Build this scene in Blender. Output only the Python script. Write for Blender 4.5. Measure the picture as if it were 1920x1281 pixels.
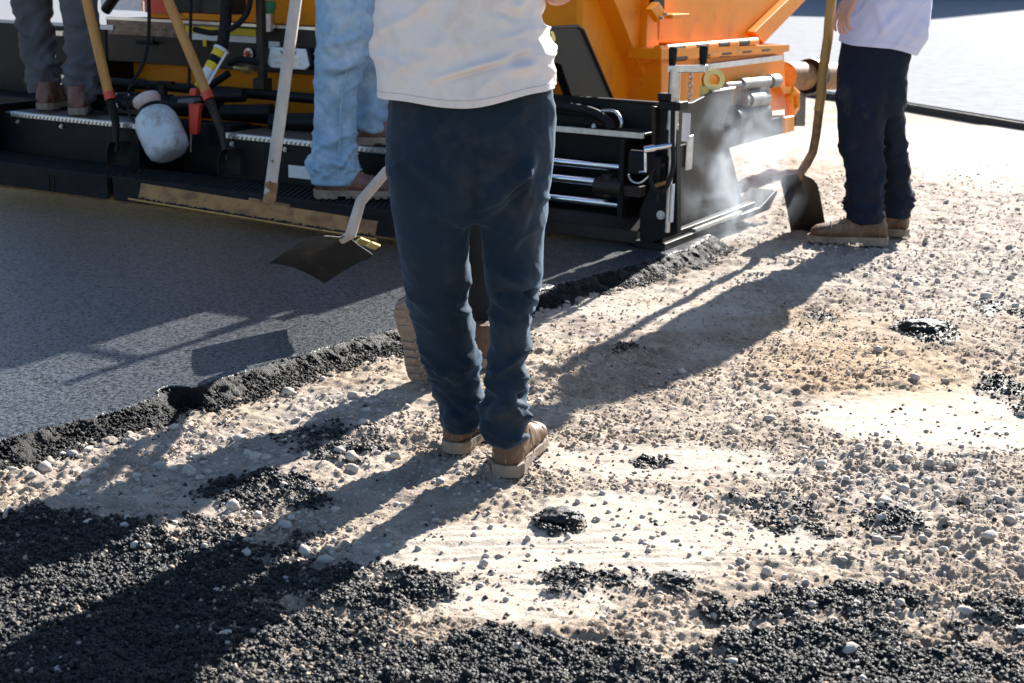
import bpy, bmesh, math, random
import numpy as np
from mathutils import Vector, Matrix
for o in list(bpy.data.objects): bpy.data.objects.remove(o)
scene = bpy.context.scene
COL = scene.collection
rng = np.random.default_rng(7); random.seed(7)

# ------------------------------------------------------------------ camera, sky, sun, exposure
H = 1.35; F = 2667.0; PIT = math.radians(14.6); ROLL = math.radians(.5)
cam = bpy.data.cameras.new('camera'); camo = bpy.data.objects.new('camera', cam); COL.objects.link(camo)
fw = np.array([0, math.cos(PIT), -math.sin(PIT)]); u0 = np.array([0, math.sin(PIT), math.cos(PIT)]); r0 = np.array([1., 0, 0])
rt = r0*math.cos(ROLL)+u0*math.sin(ROLL); up = -r0*math.sin(ROLL)+u0*math.cos(ROLL)
camo.matrix_world = Matrix(((rt[0], up[0], -fw[0], 0), (rt[1], up[1], -fw[1], 0), (rt[2], up[2], -fw[2], H), (0, 0, 0, 1)))
cam.sensor_width = 36; cam.lens = F/1920*36; cam.clip_end = 2000
cam.dof.use_dof = True; cam.dof.focus_distance = 4.2; cam.dof.aperture_fstop = 6.3
scene.camera = camo
SAZ = math.radians(29.2); SEL = math.radians(28.5)
w = bpy.data.worlds.new('World'); scene.world = w; w.use_nodes = True
nt = w.node_tree; bg = nt.nodes['Background']; sky = nt.nodes.new('ShaderNodeTexSky')
sky.sky_type = 'NISHITA'; sky.sun_disc = False; sky.sun_elevation = SEL; sky.sun_rotation = SAZ
nt.links.new(sky.outputs[0], bg.inputs[0]); bg.inputs[1].default_value = 0.062; sky.ozone_density = 3.5; sky.dust_density = .6; sky.air_density = 1.1
sun = bpy.data.lights.new('sun', 'SUN'); sun.energy = 5.0; sun.angle = math.radians(.5); sun.color = (1, .955, .89)
suno = bpy.data.objects.new('sun', sun); COL.objects.link(suno)
SD = Vector((math.sin(SAZ)*math.cos(SEL), math.cos(SAZ)*math.cos(SEL), math.sin(SEL)))
suno.rotation_euler = (-SD).to_track_quat('-Z', 'Y').to_euler(); suno.location = (5, 8, 12)
scene.view_settings.view_transform = 'Standard'; scene.view_settings.look = 'None'
scene.view_settings.exposure = 1.62; scene.view_settings.gamma = 1

# ------------------------------------------------------------------ measuring helpers (photo measurements -> metres)
CAM = np.array([0, 0, H])
def ray(x, y): return rt*(x-960)/F-up*(y-640.5)/F+fw
def gp(x, y, z=0):
    d = ray(x, y); return CAM+d*((z-H)/d[2])
def atY(x, y, Y):
    d = ray(x, y); return CAM+d*(Y/d[1])
HEAD = math.radians(29.7); TILT = math.radians(.8)
PM = np.array(Matrix.Rotation(-HEAD, 3, 'Z') @ Matrix.Rotation(TILT, 3, 'Y'))
PO = gp(1215, 465, .06)
def pl(x, y, i, v):
    d = PM.T@ray(x, y); o = PM.T@(CAM-PO); return o+d*((v-o[i])/d[i])
def LX(x, y, v): return pl(x, y, 0, v)
def LY(x, y, v): return pl(x, y, 1, v)
def LZ(x, y, v): return pl(x, y, 2, v)
def PW(X, Y, Z): return PO+PM@np.array([X, Y, Z])

# ------------------------------------------------------------------ numpy noise
def vnoise(p, seed=0):
    p = np.asarray(p, float); i = np.floor(p).astype(np.int64); f = p-i; f = f*f*(3-2*f)
    n = p.shape[1]; out = np.zeros(len(p))
    for c in range(2**n):
        wgt = np.ones(len(p)); h = np.full(len(p), seed*374761393, np.int64)
        for k in range(n):
            b = (c >> k) & 1
            wgt = wgt*(f[:, k] if b else 1-f[:, k])
            h = h ^ ((i[:, k]+b)*np.int64([73856093, 19349663, 83492791][k]))
        h = (h ^ (h >> 13))*np.int64(1274126177); h = h ^ (h >> 16)
        out += wgt*((h & 0xffff)/32767.5-1)
    return out
def fbm(p, o=4, seed=0):
    p = np.asarray(p, float); s = np.zeros(len(p)); a = 1; t = 0
    for k in range(o): s += a*vnoise(p*2**k, seed+k); t += a; a *= .5
    return s/t

# ------------------------------------------------------------------ materials
def mat(name, base, rough=.6, metal=0, var=.25, scale=8, bump=0, bscale=60, second=None, s2=(.5, .62), sscale=3, spec=.5, detail=6, sheen=0, stretch=None):
    m = bpy.data.materials.new(name); m.use_nodes = True; n = m.node_tree.nodes; l = m.node_tree.links
    b = n['Principled BSDF']; b.inputs['Roughness'].default_value = rough; b.inputs['Metallic'].default_value = metal
    b.inputs['Specular IOR Level'].default_value = spec
    if sheen: b.inputs['Sheen Weight'].default_value = sheen; b.inputs['Sheen Tint'].default_value = (*[min(1, .25+.75*c/max(base)) for c in base], 1)
    tc = n.new('ShaderNodeTexCoord'); co = tc.outputs['Object']
    if stretch:
        mp = n.new('ShaderNodeMapping'); mp.inputs['Scale'].default_value = stretch; l.new(co, mp.inputs[0]); co = mp.outputs[0]
    nz = n.new('ShaderNodeTexNoise'); nz.inputs['Scale'].default_value = scale; nz.inputs['Detail'].default_value = detail; nz.inputs['Roughness'].default_value = .65
    l.new(co, nz.inputs['Vector'])
    r = n.new('ShaderNodeValToRGB'); r.color_ramp.elements[0].position = .3; r.color_ramp.elements[1].position = .7
    r.color_ramp.elements[0].color = (*[c*(1-var) for c in base], 1); r.color_ramp.elements[1].color = (*[min(1, c*(1+var)) for c in base], 1)
    l.new(nz.outputs[0], r.inputs[0]); out = r.outputs[0]
    if second:
        n2 = n.new('ShaderNodeTexNoise'); n2.inputs['Scale'].default_value = sscale; n2.inputs['Detail'].default_value = 9; n2.inputs['Roughness'].default_value = .7
        l.new(co, n2.inputs['Vector'])
        r2 = n.new('ShaderNodeValToRGB'); r2.color_ramp.elements[0].position = s2[0]; r2.color_ramp.elements[1].position = s2[1]
        l.new(n2.outputs[0], r2.inputs[0])
        mx = n.new('ShaderNodeMixRGB'); mx.inputs[2].default_value = (*second, 1); l.new(r2.outputs[0], mx.inputs[0]); l.new(out, mx.inputs[1]); out = mx.outputs[0]
    l.new(out, b.inputs['Base Color'])
    if bump:
        n3 = n.new('ShaderNodeTexNoise'); n3.inputs['Scale'].default_value = bscale; n3.inputs['Detail'].default_value = 5; l.new(co, n3.inputs['Vector'])
        bp = n.new('ShaderNodeBump'); bp.inputs['Strength'].default_value = bump; bp.inputs['Distance'].default_value = .01
        l.new(n3.outputs[0], bp.inputs['Height']); l.new(bp.outputs[0], b.inputs['Normal'])
    return m
M = {}
M['black'] = mat('black_paint', (.005, .005, .006), .5, 0, .4, 12, .05, 90, (.022, .018, .015), (.55, .8), 5, spec=.22)
M['grey_paint'] = mat('grey_paint', (.11, .105, .10), .85, 0, .15, 8, 0, 60, (.16, .14, .12), (.55, .8), 6, spec=.05)
M['brown_black'] = mat('dusty_black_paint', (.026, .019, .015), .5, 0, .3, 9, .04, 90, (.055, .042, .034), (.5, .8), 4, spec=.3)
M['rubber'] = mat('black_rubber', (.010, .010, .011), .7, 0, .3, 30, .1, 120, (.028, .026, .024), (.5, .8), 6, spec=.25)
M['orange'] = mat('orange_paint', (.90, .285, .006), .42, 0, .06, 4, .02, 40, (.55, .18, .02), (.56, .8), 6, spec=.22)
M['chrome'] = mat('chrome', (.72, .74, .78), .12, 1, .05, 20)
M['steel'] = mat('galvanised_steel', (.55, .55, .55), .35, 1, .2, 25, .05, 80, (.3, .27, .22), (.55, .75), 8)
M['dull_steel'] = mat('dull_grey_steel', (.30, .30, .29), .55, .6, .2, 14, .05, 80, (.14, .12, .10), (.5, .75), 8)
M['alu'] = mat('aluminium_tread', (.70, .69, .66), .36, 1, .15, 40, .0)
M['plate'] = mat('worn_tread_plate', (.16, .12, .10), .45, .7, .35, 25, .3, 130, (.30, .27, .24), (.5, .7), 20)
M['gold'] = mat('zinc_yellow_bolt', (.65, .5, .2), .35, .9, .15, 20)
M['rust'] = mat('rusty_steel', (.24, .125, .055), .65, .2, .4, 18, .25, 90, (.34, .20, .075), (.45, .62), 9)
M['tar'] = mat('tar_black', (.013, .0125, .012), .58, 0, .4, 80, .4, 250, spec=.4)
M['blade'] = mat('tarred_blade_steel', (.016, .013, .011), .55, .2, .4, 14, .1, 70, (.075, .05, .032), (.56, .72), 7)
M['wood_white'] = mat('weathered_grey_wood', (.50, .44, .38), .7, 0, .22, 14, .2, 90, (.24, .16, .11), (.58, .72), 10, stretch=(1, 1, .12))
M['wood_yellow'] = mat('varnished_yellow_wood', (.52, .24, .05), .42, 0, .2, 16, .1, 90, (.34, .14, .03), (.55, .8), 9, stretch=(1, 1, .12))
M['wood_worn'] = mat('worn_yellow_wood', (.44, .25, .07), .55, 0, .3, 12, .2, 90, (.10, .06, .03), (.54, .68), 12, stretch=(1, 1, .15))
M['red'] = mat('red_plastic', (.62, .045, .02), .35, 0, .12, 12)
M['yellow'] = mat('yellow_tape', (.80, .55, .01), .45, 0, .1, 12)
M['white'] = mat('white_sticker', (.72, .72, .72), .5, 0, .08, 30, 0, 60, (.45, .44, .42), (.6, .8), 14)
M['green'] = mat('green_cap', (.01, .22, .09), .4, 0, .1, 12)
M['lamp'] = mat('lamp_glass', (.75, .78, .82), .12, 0, .1, 30)
M['jug'] = mat('cloudy_plastic', (.62, .66, .70), .42, 0, .15, 6, .05, 30, (.22, .15, .10), (.52, .72), 9)
M['jugcap'] = mat('stained_plastic_cap', (.62, .47, .44), .5, 0, .15, 12, 0, 60, (.3, .2, .14), (.6, .8), 14)
M['navy'] = mat('navy_twill', (.006, .0165, .029), .8, 0, .3, 5, .12, 500, (.045, .046, .048), (.52, .78), 6, spec=.25, sheen=.2)
M['navy2'] = mat('dark_navy_twill', (.008, .014, .028), .82, 0, .22, 5, .12, 500, (.075, .068, .062), (.58, .8), 4.5, spec=.2)
M['shirt'] = mat('dusty_white_cotton', (.74, .695, .68), .85, 0, .05, 5, .1, 600, (.50, .37, .28), (.55, .88), 4, spec=.2, sheen=.15)
M['shirt2'] = mat('pale_lavender_cotton', (.62, .64, .84), .85, 0, .04, 5, .1, 600, (.55, .50, .56), (.6, .85), 4, spec=.2, sheen=.15)
M['stitch'] = mat('hem_thread', (.50, .46, .46), .9, 0, .1, 20)
M['denim'] = mat('light_blue_denim', (.27, .42, .58), .85, 0, .2, 16, .2, 500, (.56, .64, .70), (.46, .72), 7, spec=.2, sheen=.15)
M['greycloth'] = mat('grey_work_cloth', (.105, .105, .115), .85, 0, .2, 8, .12, 500, (.10, .09, .08), (.55, .8), 5, spec=.2)
M['greybrown'] = mat('dark_grey_brown_cloth', (.016, .018, .023), .85, 0, .2, 8, .12, 500, spec=.2)
M['boot'] = mat('tan_boot_leather', (.12, .062, .033), .55, 0, .25, 12, .2, 120, (.28, .20, .13), (.52, .74), 9)
M['boot_red'] = mat('red_brown_boot_leather', (.17, .070, .050), .5, 0, .25, 12, .2, 120, (.28, .20, .16), (.52, .72), 9)
M['sole'] = mat('dusty_boot_sole', (.27, .21, .16), .85, 0, .25, 20, .3, 150, (.10, .075, .06), (.54, .7), 12)
M['skin'] = mat('skin', (.56, .29, .20), .5, 0, .12, 14, .08, 200)
M['hair'] = mat('dark_hair', (.03, .02, .015), .6, 0, .3, 60, .4, 200)
M['stone'] = mat('pale_stone', (.47, .41, .355), .85, 0, .25, 14, .3, 120)
M['clod'] = mat('sandy_clod', (.36, .285, .215), .95, 0, .3, 6)
M['concrete'] = mat('building_concrete', (.42, .40, .37), .85, 0, .12, .4)
M['glass'] = mat('window_glass', (.05, .07, .09), .08, 0, .1, 1)

# ------------------------------------------------------------------ mesh helpers
class MB:
    def __init__(s): s.v = []; s.f = []
    def add(s, vs, fs):
        o = len(s.v); s.v += [tuple(map(float, v)) for v in vs]; s.f += [tuple(i+o for i in f) for f in fs]; return s
    def box(s, x0, x1, y0, y1, z0, z1):
        return s.add([(x, y, z) for z in (z0, z1) for y in (y0, y1) for x in (x0, x1)], [(0, 2, 3, 1), (4, 5, 7, 6), (0, 1, 5, 4), (2, 6, 7, 3), (0, 4, 6, 2), (1, 3, 7, 5)])
    def obox(s, c, ex, ey, ez):   # centre + half-extent vectors
        c, ex, ey, ez = map(Vector, (c, ex, ey, ez))
        return s.add([c+ex*a+ey*b+ez*d for d in (-1, 1) for b in (-1, 1) for a in (-1, 1)], [(0, 2, 3, 1), (4, 5, 7, 6), (0, 1, 5, 4), (2, 6, 7, 3), (0, 4, 6, 2), (1, 3, 7, 5)])
    def prism(s, poly, vec):      # polygon (3D pts) extruded by vec
        n = len(poly); p = [Vector(q) for q in poly]; vec = Vector(vec)
        return s.add(p+[q+vec for q in p], [tuple(range(n))[::-1], tuple(range(n, 2*n))]+[(i, (i+1) % n, n+(i+1) % n, n+i) for i in range(n)])
    def tube(s, pts, rad, n=12, cap=True, flat=None):
        pts = [Vector(p) for p in pts]; m = len(pts)
        if not hasattr(rad, '__len__'): rad = [rad]*m
        prev = None; vs = []; fs = []
        for i, p in enumerate(pts):
            t = ((pts[min(i+1, m-1)]-pts[max(i-1, 0)])).normalized()
            if prev is None:
                a = Vector((0, 0, 1)) if abs(t.z) < .9 else Vector((1, 0, 0)); nx = t.cross(a).normalized()
            else: nx = (prev-t*prev.dot(t)).normalized()
            prev = nx; ny = t.cross(nx)
            fl = flat if flat else 1
            for k in range(n):
                a = 2*math.pi*k/n; vs.append(p+nx*math.cos(a)*rad[i]+ny*math.sin(a)*rad[i]*fl)
        for i in range(m-1):
            for k in range(n): fs.append((i*n+k, i*n+(k+1) % n, (i+1)*n+(k+1) % n, (i+1)*n+k))
        if cap: fs += [tuple(range(n))[::-1], tuple(range((m-1)*n, m*n))]
        return s.add(vs, fs)
    def lathe(s, p0, p1, prof, n=24):  # prof: (t along axis in metres, radius)
        p0 = Vector(p0); d = (Vector(p1)-p0).normalized()
        return s.tube([p0+d*t+d*1e-5*i for i, (t, r) in enumerate(prof)], [r for t, r in prof], n)
    def rings(s, R, n=28, power=2.0):   # R: (centre, half x, half y, yaw)
        vs = []; fs = []
        for c, a, b, yaw in R:
            for k in range(n):
                t = 2*math.pi*k/n; ct, st = math.cos(t), math.sin(t)
                x = a*math.copysign(abs(ct)**(2/power), ct); y = b*math.copysign(abs(st)**(2/power), st)
                vs.append((c[0]+x*math.cos(yaw)-y*math.sin(yaw), c[1]+x*math.sin(yaw)+y*math.cos(yaw), c[2]))
        m = len(R)
        for i in range(m-1):
            for k in range(n): fs.append((i*n+k, i*n+(k+1) % n, (i+1)*n+(k+1) % n, (i+1)*n+k))
        fs += [tuple(range(n))[::-1], tuple(range((m-1)*n, m*n))]
        return s.add(vs, fs)
    def mesh(s, name):
        m = bpy.data.meshes.new(name); m.from_pydata(s.v, [], s.f); m.update(); return m
def obj(name, mesh, material, parent=None, smooth=False, bevel=0, autos=True):
    if isinstance(mesh, MB): mesh = mesh.mesh(name)
    o = bpy.data.objects.new(name, mesh); COL.objects.link(o); o.parent = parent
    if material and not mesh.materials: mesh.materials.append(M[material] if isinstance(material, str) else material)
    bm = bmesh.new(); bm.from_mesh(mesh); bmesh.ops.recalc_face_normals(bm, faces=bm.faces); bm.to_mesh(mesh); bm.free()
    if smooth:
        mesh.polygons.foreach_set('use_smooth', [True]*len(mesh.polygons))
        if autos:
            try: mesh.set_sharp_from_angle(angle=math.radians(42))
            except Exception: pass
    if bevel:
        b = o.modifiers.new('bevel', 'BEVEL'); b.width = bevel; b.segments = 2; b.limit_method = 'ANGLE'; b.angle_limit = math.radians(40)
    return o
def tag(o, label, cat=None, group=None, kind=None):
    if label: o['label'] = label
    if cat: o['category'] = cat
    if group: o['group'] = group
    if kind: o['kind'] = kind
    return o
def empty(name, loc=(0, 0, 0)):
    o = bpy.data.objects.new(name, None); COL.objects.link(o); o.location = loc; o.empty_display_size = .1; return o
def fast_mesh(name, v, tris):
    m = bpy.data.meshes.new(name); n = len(tris); k = tris.shape[1]
    m.vertices.add(len(v)); m.vertices.foreach_set('co', np.asarray(v, np.float32).ravel())
    m.loops.add(n*k); m.loops.foreach_set('vertex_index', tris.astype(np.int32).ravel())
    m.polygons.add(n); m.polygons.foreach_set('loop_start', np.arange(0, n*k, k, dtype=np.int32)); m.polygons.foreach_set('loop_total', np.full(n, k, np.int32))
    m.update(calc_edges=True); return m

# ------------------------------------------------------------------ the ground
def blob(P, lst):   # soft ellipses measured on the photo, laid on the ground
    out = np.zeros(len(P))
    for x, y, rx, ry, s in lst:
        c = gp(x, y); ex = gp(x+rx, y)-c; ey = gp(x, y-ry)-gp(x, y+ry)
        ax = np.linalg.norm(ex); ay = np.linalg.norm(ey)/2
        d = ((P[:, 0]-c[0])/ax)**2+((P[:, 1]-c[1])/ay)**2
        out = np.maximum(out, s*np.clip(1.35-d, 0, 1))
    return out
DARK = [(150,1130,430,200,1),(480,1225,430,100,1),(60,1010,210,70,.95),(900,1245,430,70,1),(1300,1275,420,46,1),(1650,1240,360,75,.88),(1800,1160,280,55,.72),(1570,1120,190,36,.75),(1470,960,130,38,.8),(1620,985,150,36,.62),(470,1020,130,45,.75),(500,925,160,45,.72),(640,825,120,42,.66),(690,1110,190,50,.8),(1050,985,60,28,1),(1265,1092,45,24,1),(1730,622,65,24,1),(1520,598,70,18,.5),(1895,600,60,36,.72),(1890,740,60,46,.8),(1110,655,130,15,.55),(1215,868,60,12,.6),(985,890,70,26,.6),(1090,1080,90,26,.6),(1400,1140,150,36,.66),(1850,955,120,30,.6),(1180,1075,60,20,.5),(300,1000,160,36,.6),(1130,1120,120,40,.5)]
SMOOTH = [(1760,790,270,60,1),(1050,1040,380,62,1),(1160,960,190,40,.8),(1000,1130,200,46,.8),(1250,870,320,40,.7),(1300,1005,330,44,.8),(1230,560,220,60,.5),(1850,280,400,60,.8)]
OCHRE = [(1620,690,230,70,1),(1520,600,110,25,.9),(1640,640,240,60,.6),(1700,660,260,80,.4)]
GRAV = [(1750,480,330,90,1),(1820,380,250,60,.8),(320,855,380,60,.8),(650,775,170,55,.9),(1700,870,260,55,.7),(1750,930,230,60,.7),(1150,900,800,200,.25),(400,900,330,110,.5),(1500,500,200,50,.7),(1100,600,120,40,.5)]
def gmasks(P):
    n = fbm(P[:, :2]*7, 5, 3); n2 = fbm(P[:, :2]*22, 4, 9)
    dk = np.clip((blob(P, DARK)-.46+.62*n+.34*n2)*3.0, 0, 1)
    sm = np.clip(blob(P, SMOOTH)*1.6+.5*n-.25, 0, 1)*(1-dk)
    oc = np.clip(blob(P, OCHRE)+.4*n-.25, 0, 1)
    gr = np.clip(blob(P, GRAV)+.35*n, 0, 1)
    return dk, sm, oc, gr
EDGE = [gp(x, y, .06)[:2] for x, y in [(-420,945),(0,832),(160,788),(330,739),(520,682),(735,621),(1010,548),(1150,510),(1300,468),(1345,440)]]
def dist_edge(P):
    best = np.full(len(P), 9.); sgn = np.zeros(len(P))
    EG = EDGE
    for a, b in zip(EG[:-1], EG[1:]):
        ab = b-a; t = np.clip(((P[:, :2]-a)@ab)/(ab@ab), 0, 1); q = a+t[:, None]*ab; dv = P[:, :2]-q; d = np.linalg.norm(dv, axis=1)
        s = ab[0]*dv[:, 1]-ab[1]*dv[:, 0]; k = d < best; best[k] = d[k]; sgn[k] = np.sign(s[k])
    return best*sgn     # + = on the mat side (left), - = on the sand side
def gheight(P, masks=None):
    dk, sm, oc, gr = masks if masks is not None else gmasks(P)
    p = P[:, :2]
    lo = fbm(p*1.6, 3, 21)*.012; mid = fbm(p*9, 4, 31)*.013; fine = fbm(p*42, 3, 41)*.008; fine = fine+np.maximum(0, fbm(p*70, 2, 43)-.15)*.012
    rut = fbm(np.stack([p[:, 0]*2.2+p[:, 1]*.4, p[:, 1]*34-p[:, 0]*3], 1), 3, 5)*.007*np.clip(blob(P, [(1050,1040,420,60,1),(1250,760,350,90,.6)]), 0, 1)
    lump = np.maximum(0, fbm(p*24, 3, 51))*.02
    big = np.clip(.5+1.3*fbm(p*2.6, 3, 61), .12, 1)
    clod = (np.maximum(0, fbm(p*27, 3, 71)+.05)**.9*.017+np.maximum(0, fbm(p*60, 2, 73))*.014-.005)*big
    return lo+(mid+fine)*(1-.75*sm)+rut+dk*(.005+.7*lump+.3*fine)+gr*.5*lump+clod*(1-.85*sm)*(1-.6*dk)
NR, NC = 980, 540
dd = 2.1*(13.5/2.1)**(np.arange(NR)/(NR-1)); uu = np.linspace(-1, 1, NC)
GX = (uu[None, :]*(.40*dd+.45)[:, None]); GY = np.repeat(dd[:, None], NC, 1)
GP = np.stack([GX.ravel(), GY.ravel(), np.zeros(NR*NC)], 1)
GP[:, :2] += (rng.random((NR*NC, 2))-.5)*.0016*GP[:, 1:2]
gm = gmasks(GP); GP[:, 2] = gheight(GP, gm)
edgefade = np.clip(np.minimum(1-np.abs(np.repeat(uu[None, :], NR, 0).ravel()), (np.repeat(np.arange(NR)[:, None], NC, 1).ravel())/NR*1.0)*25, 0, 1)
farfade = np.clip((13.5-GP[:, 1])/2.5, 0, 1)
GP[:, 2] = GP[:, 2]*farfade*edgefade-.035*(1-edgefade)-.02*(1-farfade)
idx = np.arange(NR*NC).reshape(NR, NC)
quads = np.stack([idx[:-1, :-1], idx[:-1, 1:], idx[1:, 1:], idx[1:, :-1]], -1).reshape(-1, 4)
sandm = fast_mesh('sand_ground', GP, quads)
for nm, arr in zip(('dark', 'smooth', 'ochre', 'grav'), gm):
    a = sandm.attributes.new(nm, 'FLOAT', 'POINT'); a.data.foreach_set('value', arr.astype(np.float32))
def sand_material(near=True):
    m = bpy.data.materials.new('sandy_base_course'); m.use_nodes = True; n = m.node_tree.nodes; l = m.node_tree.links; b = n['Principled BSDF']
    tc = n.new('ShaderNodeTexCoord')
    def noise(s, d=8, ro=.65):
        q = n.new('ShaderNodeTexNoise'); q.inputs['Scale'].default_value = s; q.inputs['Detail'].default_value = d; q.inputs['Roughness'].default_value = ro; l.new(tc.outputs['Object'], q.inputs['Vector']); return q.outputs[0]
    def ramp(i, e):
        r = n.new('ShaderNodeValToRGB'); r.color_ramp.elements[0].position = e[0][0]; r.color_ramp.elements[0].color = (*e[0][1], 1); r.color_ramp.elements[1].position = e[1][0]; r.color_ramp.elements[1].color = (*e[1][1], 1)
        for pos, c in e[2:]: q = r.color_ramp.elements.new(pos); q.color = (*c, 1)
        l.new(i, r.inputs[0]); return r.outputs[0]
    def mix(f, a, c):
        q = n.new('ShaderNodeMixRGB'); l.new(f, q.inputs[0]) if not isinstance(f, float) else setattr(q.inputs[0], 'default_value', f)
        l.new(a, q.inputs[1])
        if isinstance(c, tuple): q.inputs[2].default_value = (*c, 1)
        else: l.new(c, q.inputs[2])
        return q.outputs[0]
    col = ramp(noise(3.2, 12, .78), [(.34, (.16, .108, .07)), (.66, (.48, .40, .31)), (.5, (.325, .25, .18))])
    sp = ramp(noise(160, 3), [(.56, (0, 0, 0)), (.70, (1, 1, 1))]); col = mix(sp, col, (.50, .45, .39))
    sp2 = ramp(noise(90, 4), [(.60, (0, 0, 0)), (.68, (1, 1, 1))]); col = mix(sp2, col, (.13, .095, .07))
    if near:
        def attr(k): q = n.new('ShaderNodeAttribute'); q.attribute_name = k; return q.outputs['Fac']
        def fac(a, k):
            q = n.new('ShaderNodeMath'); q.operation = 'MULTIPLY'; l.new(a, q.inputs[0]); q.inputs[1].default_value = k; return q.outputs[0]
        col = mix(fac(attr('smooth'), .7), col, (.52, .45, .365))
        col = mix(fac(attr('ochre'), .55), col, (.36, .21, .075))
        col = mix(fac(attr('grav'), .35), col, (.36, .34, .32))
        col = mix(fac(attr('dark'), .93), col, (.016, .015, .015))
        rr = n.new('ShaderNodeMapRange'); rr.inputs[3].default_value = .9; rr.inputs[4].default_value = .55; l.new(attr('dark'), rr.inputs[0]); l.new(rr.outputs[0], b.inputs['Roughness'])
    else: b.inputs['Roughness'].default_value = .9
    l.new(col, b.inputs['Base Color']); b.inputs['Specular IOR Level'].default_value = .3
    bp = n.new('ShaderNodeBump'); bp.inputs['Strength'].default_value = .6; bp.inputs['Distance'].default_value = .006; l.new(noise(170, 4), bp.inputs['Height']); l.new(bp.outputs[0], b.inputs['Normal'])
    return m
M['sand'] = sand_material(); M['sand_far'] = sand_material(False)
sandm.materials.append(M['sand']); sandm.polygons.foreach_set('use_smooth', [True]*len(sandm.polygons))
so = bpy.data.objects.new('ground', sandm); COL.objects.link(so); tag(so, 'pale sandy base course with scattered asphalt', kind='structure')
og = MB(); og.add([(-400, -60, -.03), (400, -60, -.03), (400, 700, -.03), (-400, 700, -.03)], [(0, 1, 2, 3)])
tag(obj('terrain', og, 'sand_far'), None, kind='structure')

def rocks(name, pos, size, material, flat=(.55, .9), sub=False, jit=.28, label='', sink=.35, low=False):
    bm = bmesh.new()
    if low:
        vv = [bm.verts.new(c) for c in ((1, 0, 0), (-1, 0, 0), (0, 1, 0), (0, -1, 0), (0, 0, 1), (0, 0, -1))]
        for f in ((0, 2, 4), (2, 1, 4), (1, 3, 4), (3, 0, 4), (2, 0, 5), (1, 2, 5), (3, 1, 5), (0, 3, 5)): bm.faces.new([vv[i] for i in f])
        bm.verts.index_update()
    else: bmesh.ops.create_icosphere(bm, subdivisions=2 if sub else 1, radius=1)
    bv = np.array([v.co[:] for v in bm.verts]); bf = np.array([[v.index for v in f.verts] for f in bm.faces]); bm.free()
    n = len(pos); k = len(bv)
    sc = np.stack([size*rng.uniform(.75, 1.25, n), size*rng.uniform(.75, 1.25, n), size*rng.uniform(flat[0], flat[1], n)], 1)
    bv = np.sign(bv)*np.abs(bv)**.8*(1.25 if low else 1)
    if low: jit = .32
    V = bv[None]*(1+jit*(rng.random((n, k, 1))*2-1))*sc[:, None]
    a = rng.random(n)*6.283; t = rng.normal(0, .35, n); ca, sa = np.cos(a)[:, None], np.sin(a)[:, None]
    y = V[..., 1]*np.cos(t)[:, None]-V[..., 2]*np.sin(t)[:, None]; z = V[..., 1]*np.sin(t)[:, None]+V[..., 2]*np.cos(t)[:, None]; x = V[..., 0]
    V = np.stack([x*ca-y*sa, x*sa+y*ca, z], -1)+pos[:, None]
    V[..., 2] += (size*sink)[:, None]*.5
    Fs = (bf[None]+(np.arange(n)*k)[:, None, None]).reshape(-1, 3)
    me = fast_mesh(name, V.reshape(-1, 3), Fs); me.materials.append(M[material]); return me
def scatter(n, key, power=1.0):
    d = 2.3*(10.5/2.3)**rng.random(n); x = (rng.random(n)*2-1)*(.385*d+.15)
    P = np.stack([x, d, np.zeros(n)], 1); mk = gmasks(P); e = dist_edge(P)
    wgt = key(P, mk, e); keep = rng.random(n) < wgt*(d/4.)**power*.9
    P = P[keep]; P[:, 2] = gheight(P); return P
# pale gravel
sandside = lambda e: (e < -.03)
P = scatter(52000, lambda P, m, e: sandside(e)*(.03+.8*m[3]*np.clip(.5+1.6*fbm(P[:, :2]*3.3, 3, 67), .05, 1))*(1-.5*m[1])*(1-.8*m[0]), 0)
s = .0028+.0075*rng.random(len(P))**2.4
g = bpy.data.objects.new('gravel', rocks('gravel', P, s, 'stone')); COL.objects.link(g); tag(g, 'pale loose gravel scattered over the sand', kind='stuff')
P = scatter(6500, lambda P, m, e: sandside(e)*(.03+.5*m[3])*(1-.6*m[1])*(1-.5*m[0]), 0)
s = .006+.014*rng.random(len(P))**2.4
g = bpy.data.objects.new('coarse_gravel', rocks('coarse_gravel', P, s, 'stone', sub=False, jit=.3)); COL.objects.link(g); tag(g, 'larger pale pebbles strewn over the sand', kind='stuff')
# tan clods of the sand itself
P = scatter(230000, lambda P, m, e: sandside(e)*(.75-.7*m[1])*(1-.7*m[0])*np.clip(.42+1.3*fbm(P[:, :2]*4, 3, 66), 0.05, 1), 0)
s = .0016+.0062*rng.random(len(P))**2.6
g = bpy.data.objects.new('sand_clods', rocks('sand_clods', P, s, 'clod', (.6, .95), low=True, sink=.1)); COL.objects.link(g); tag(g, 'small tan clods of broken sandy soil', kind='stuff')
# black asphalt crumbs
P = scatter(700000, lambda P, m, e: sandside(e)*np.clip(m[0]**1.2*.95+.004+.03*np.clip(blob(P, DARK), 0, 1), 0, 1), -.5)
s = .0013+.0058*rng.random(len(P))**3.2
g = bpy.data.objects.new('asphalt_crumbs', rocks('asphalt_crumbs', P, s, 'tar', (.6, 1), low=True)); COL.objects.link(g); tag(g, 'loose black asphalt crumbs spilled over the sand', kind='stuff')

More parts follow.
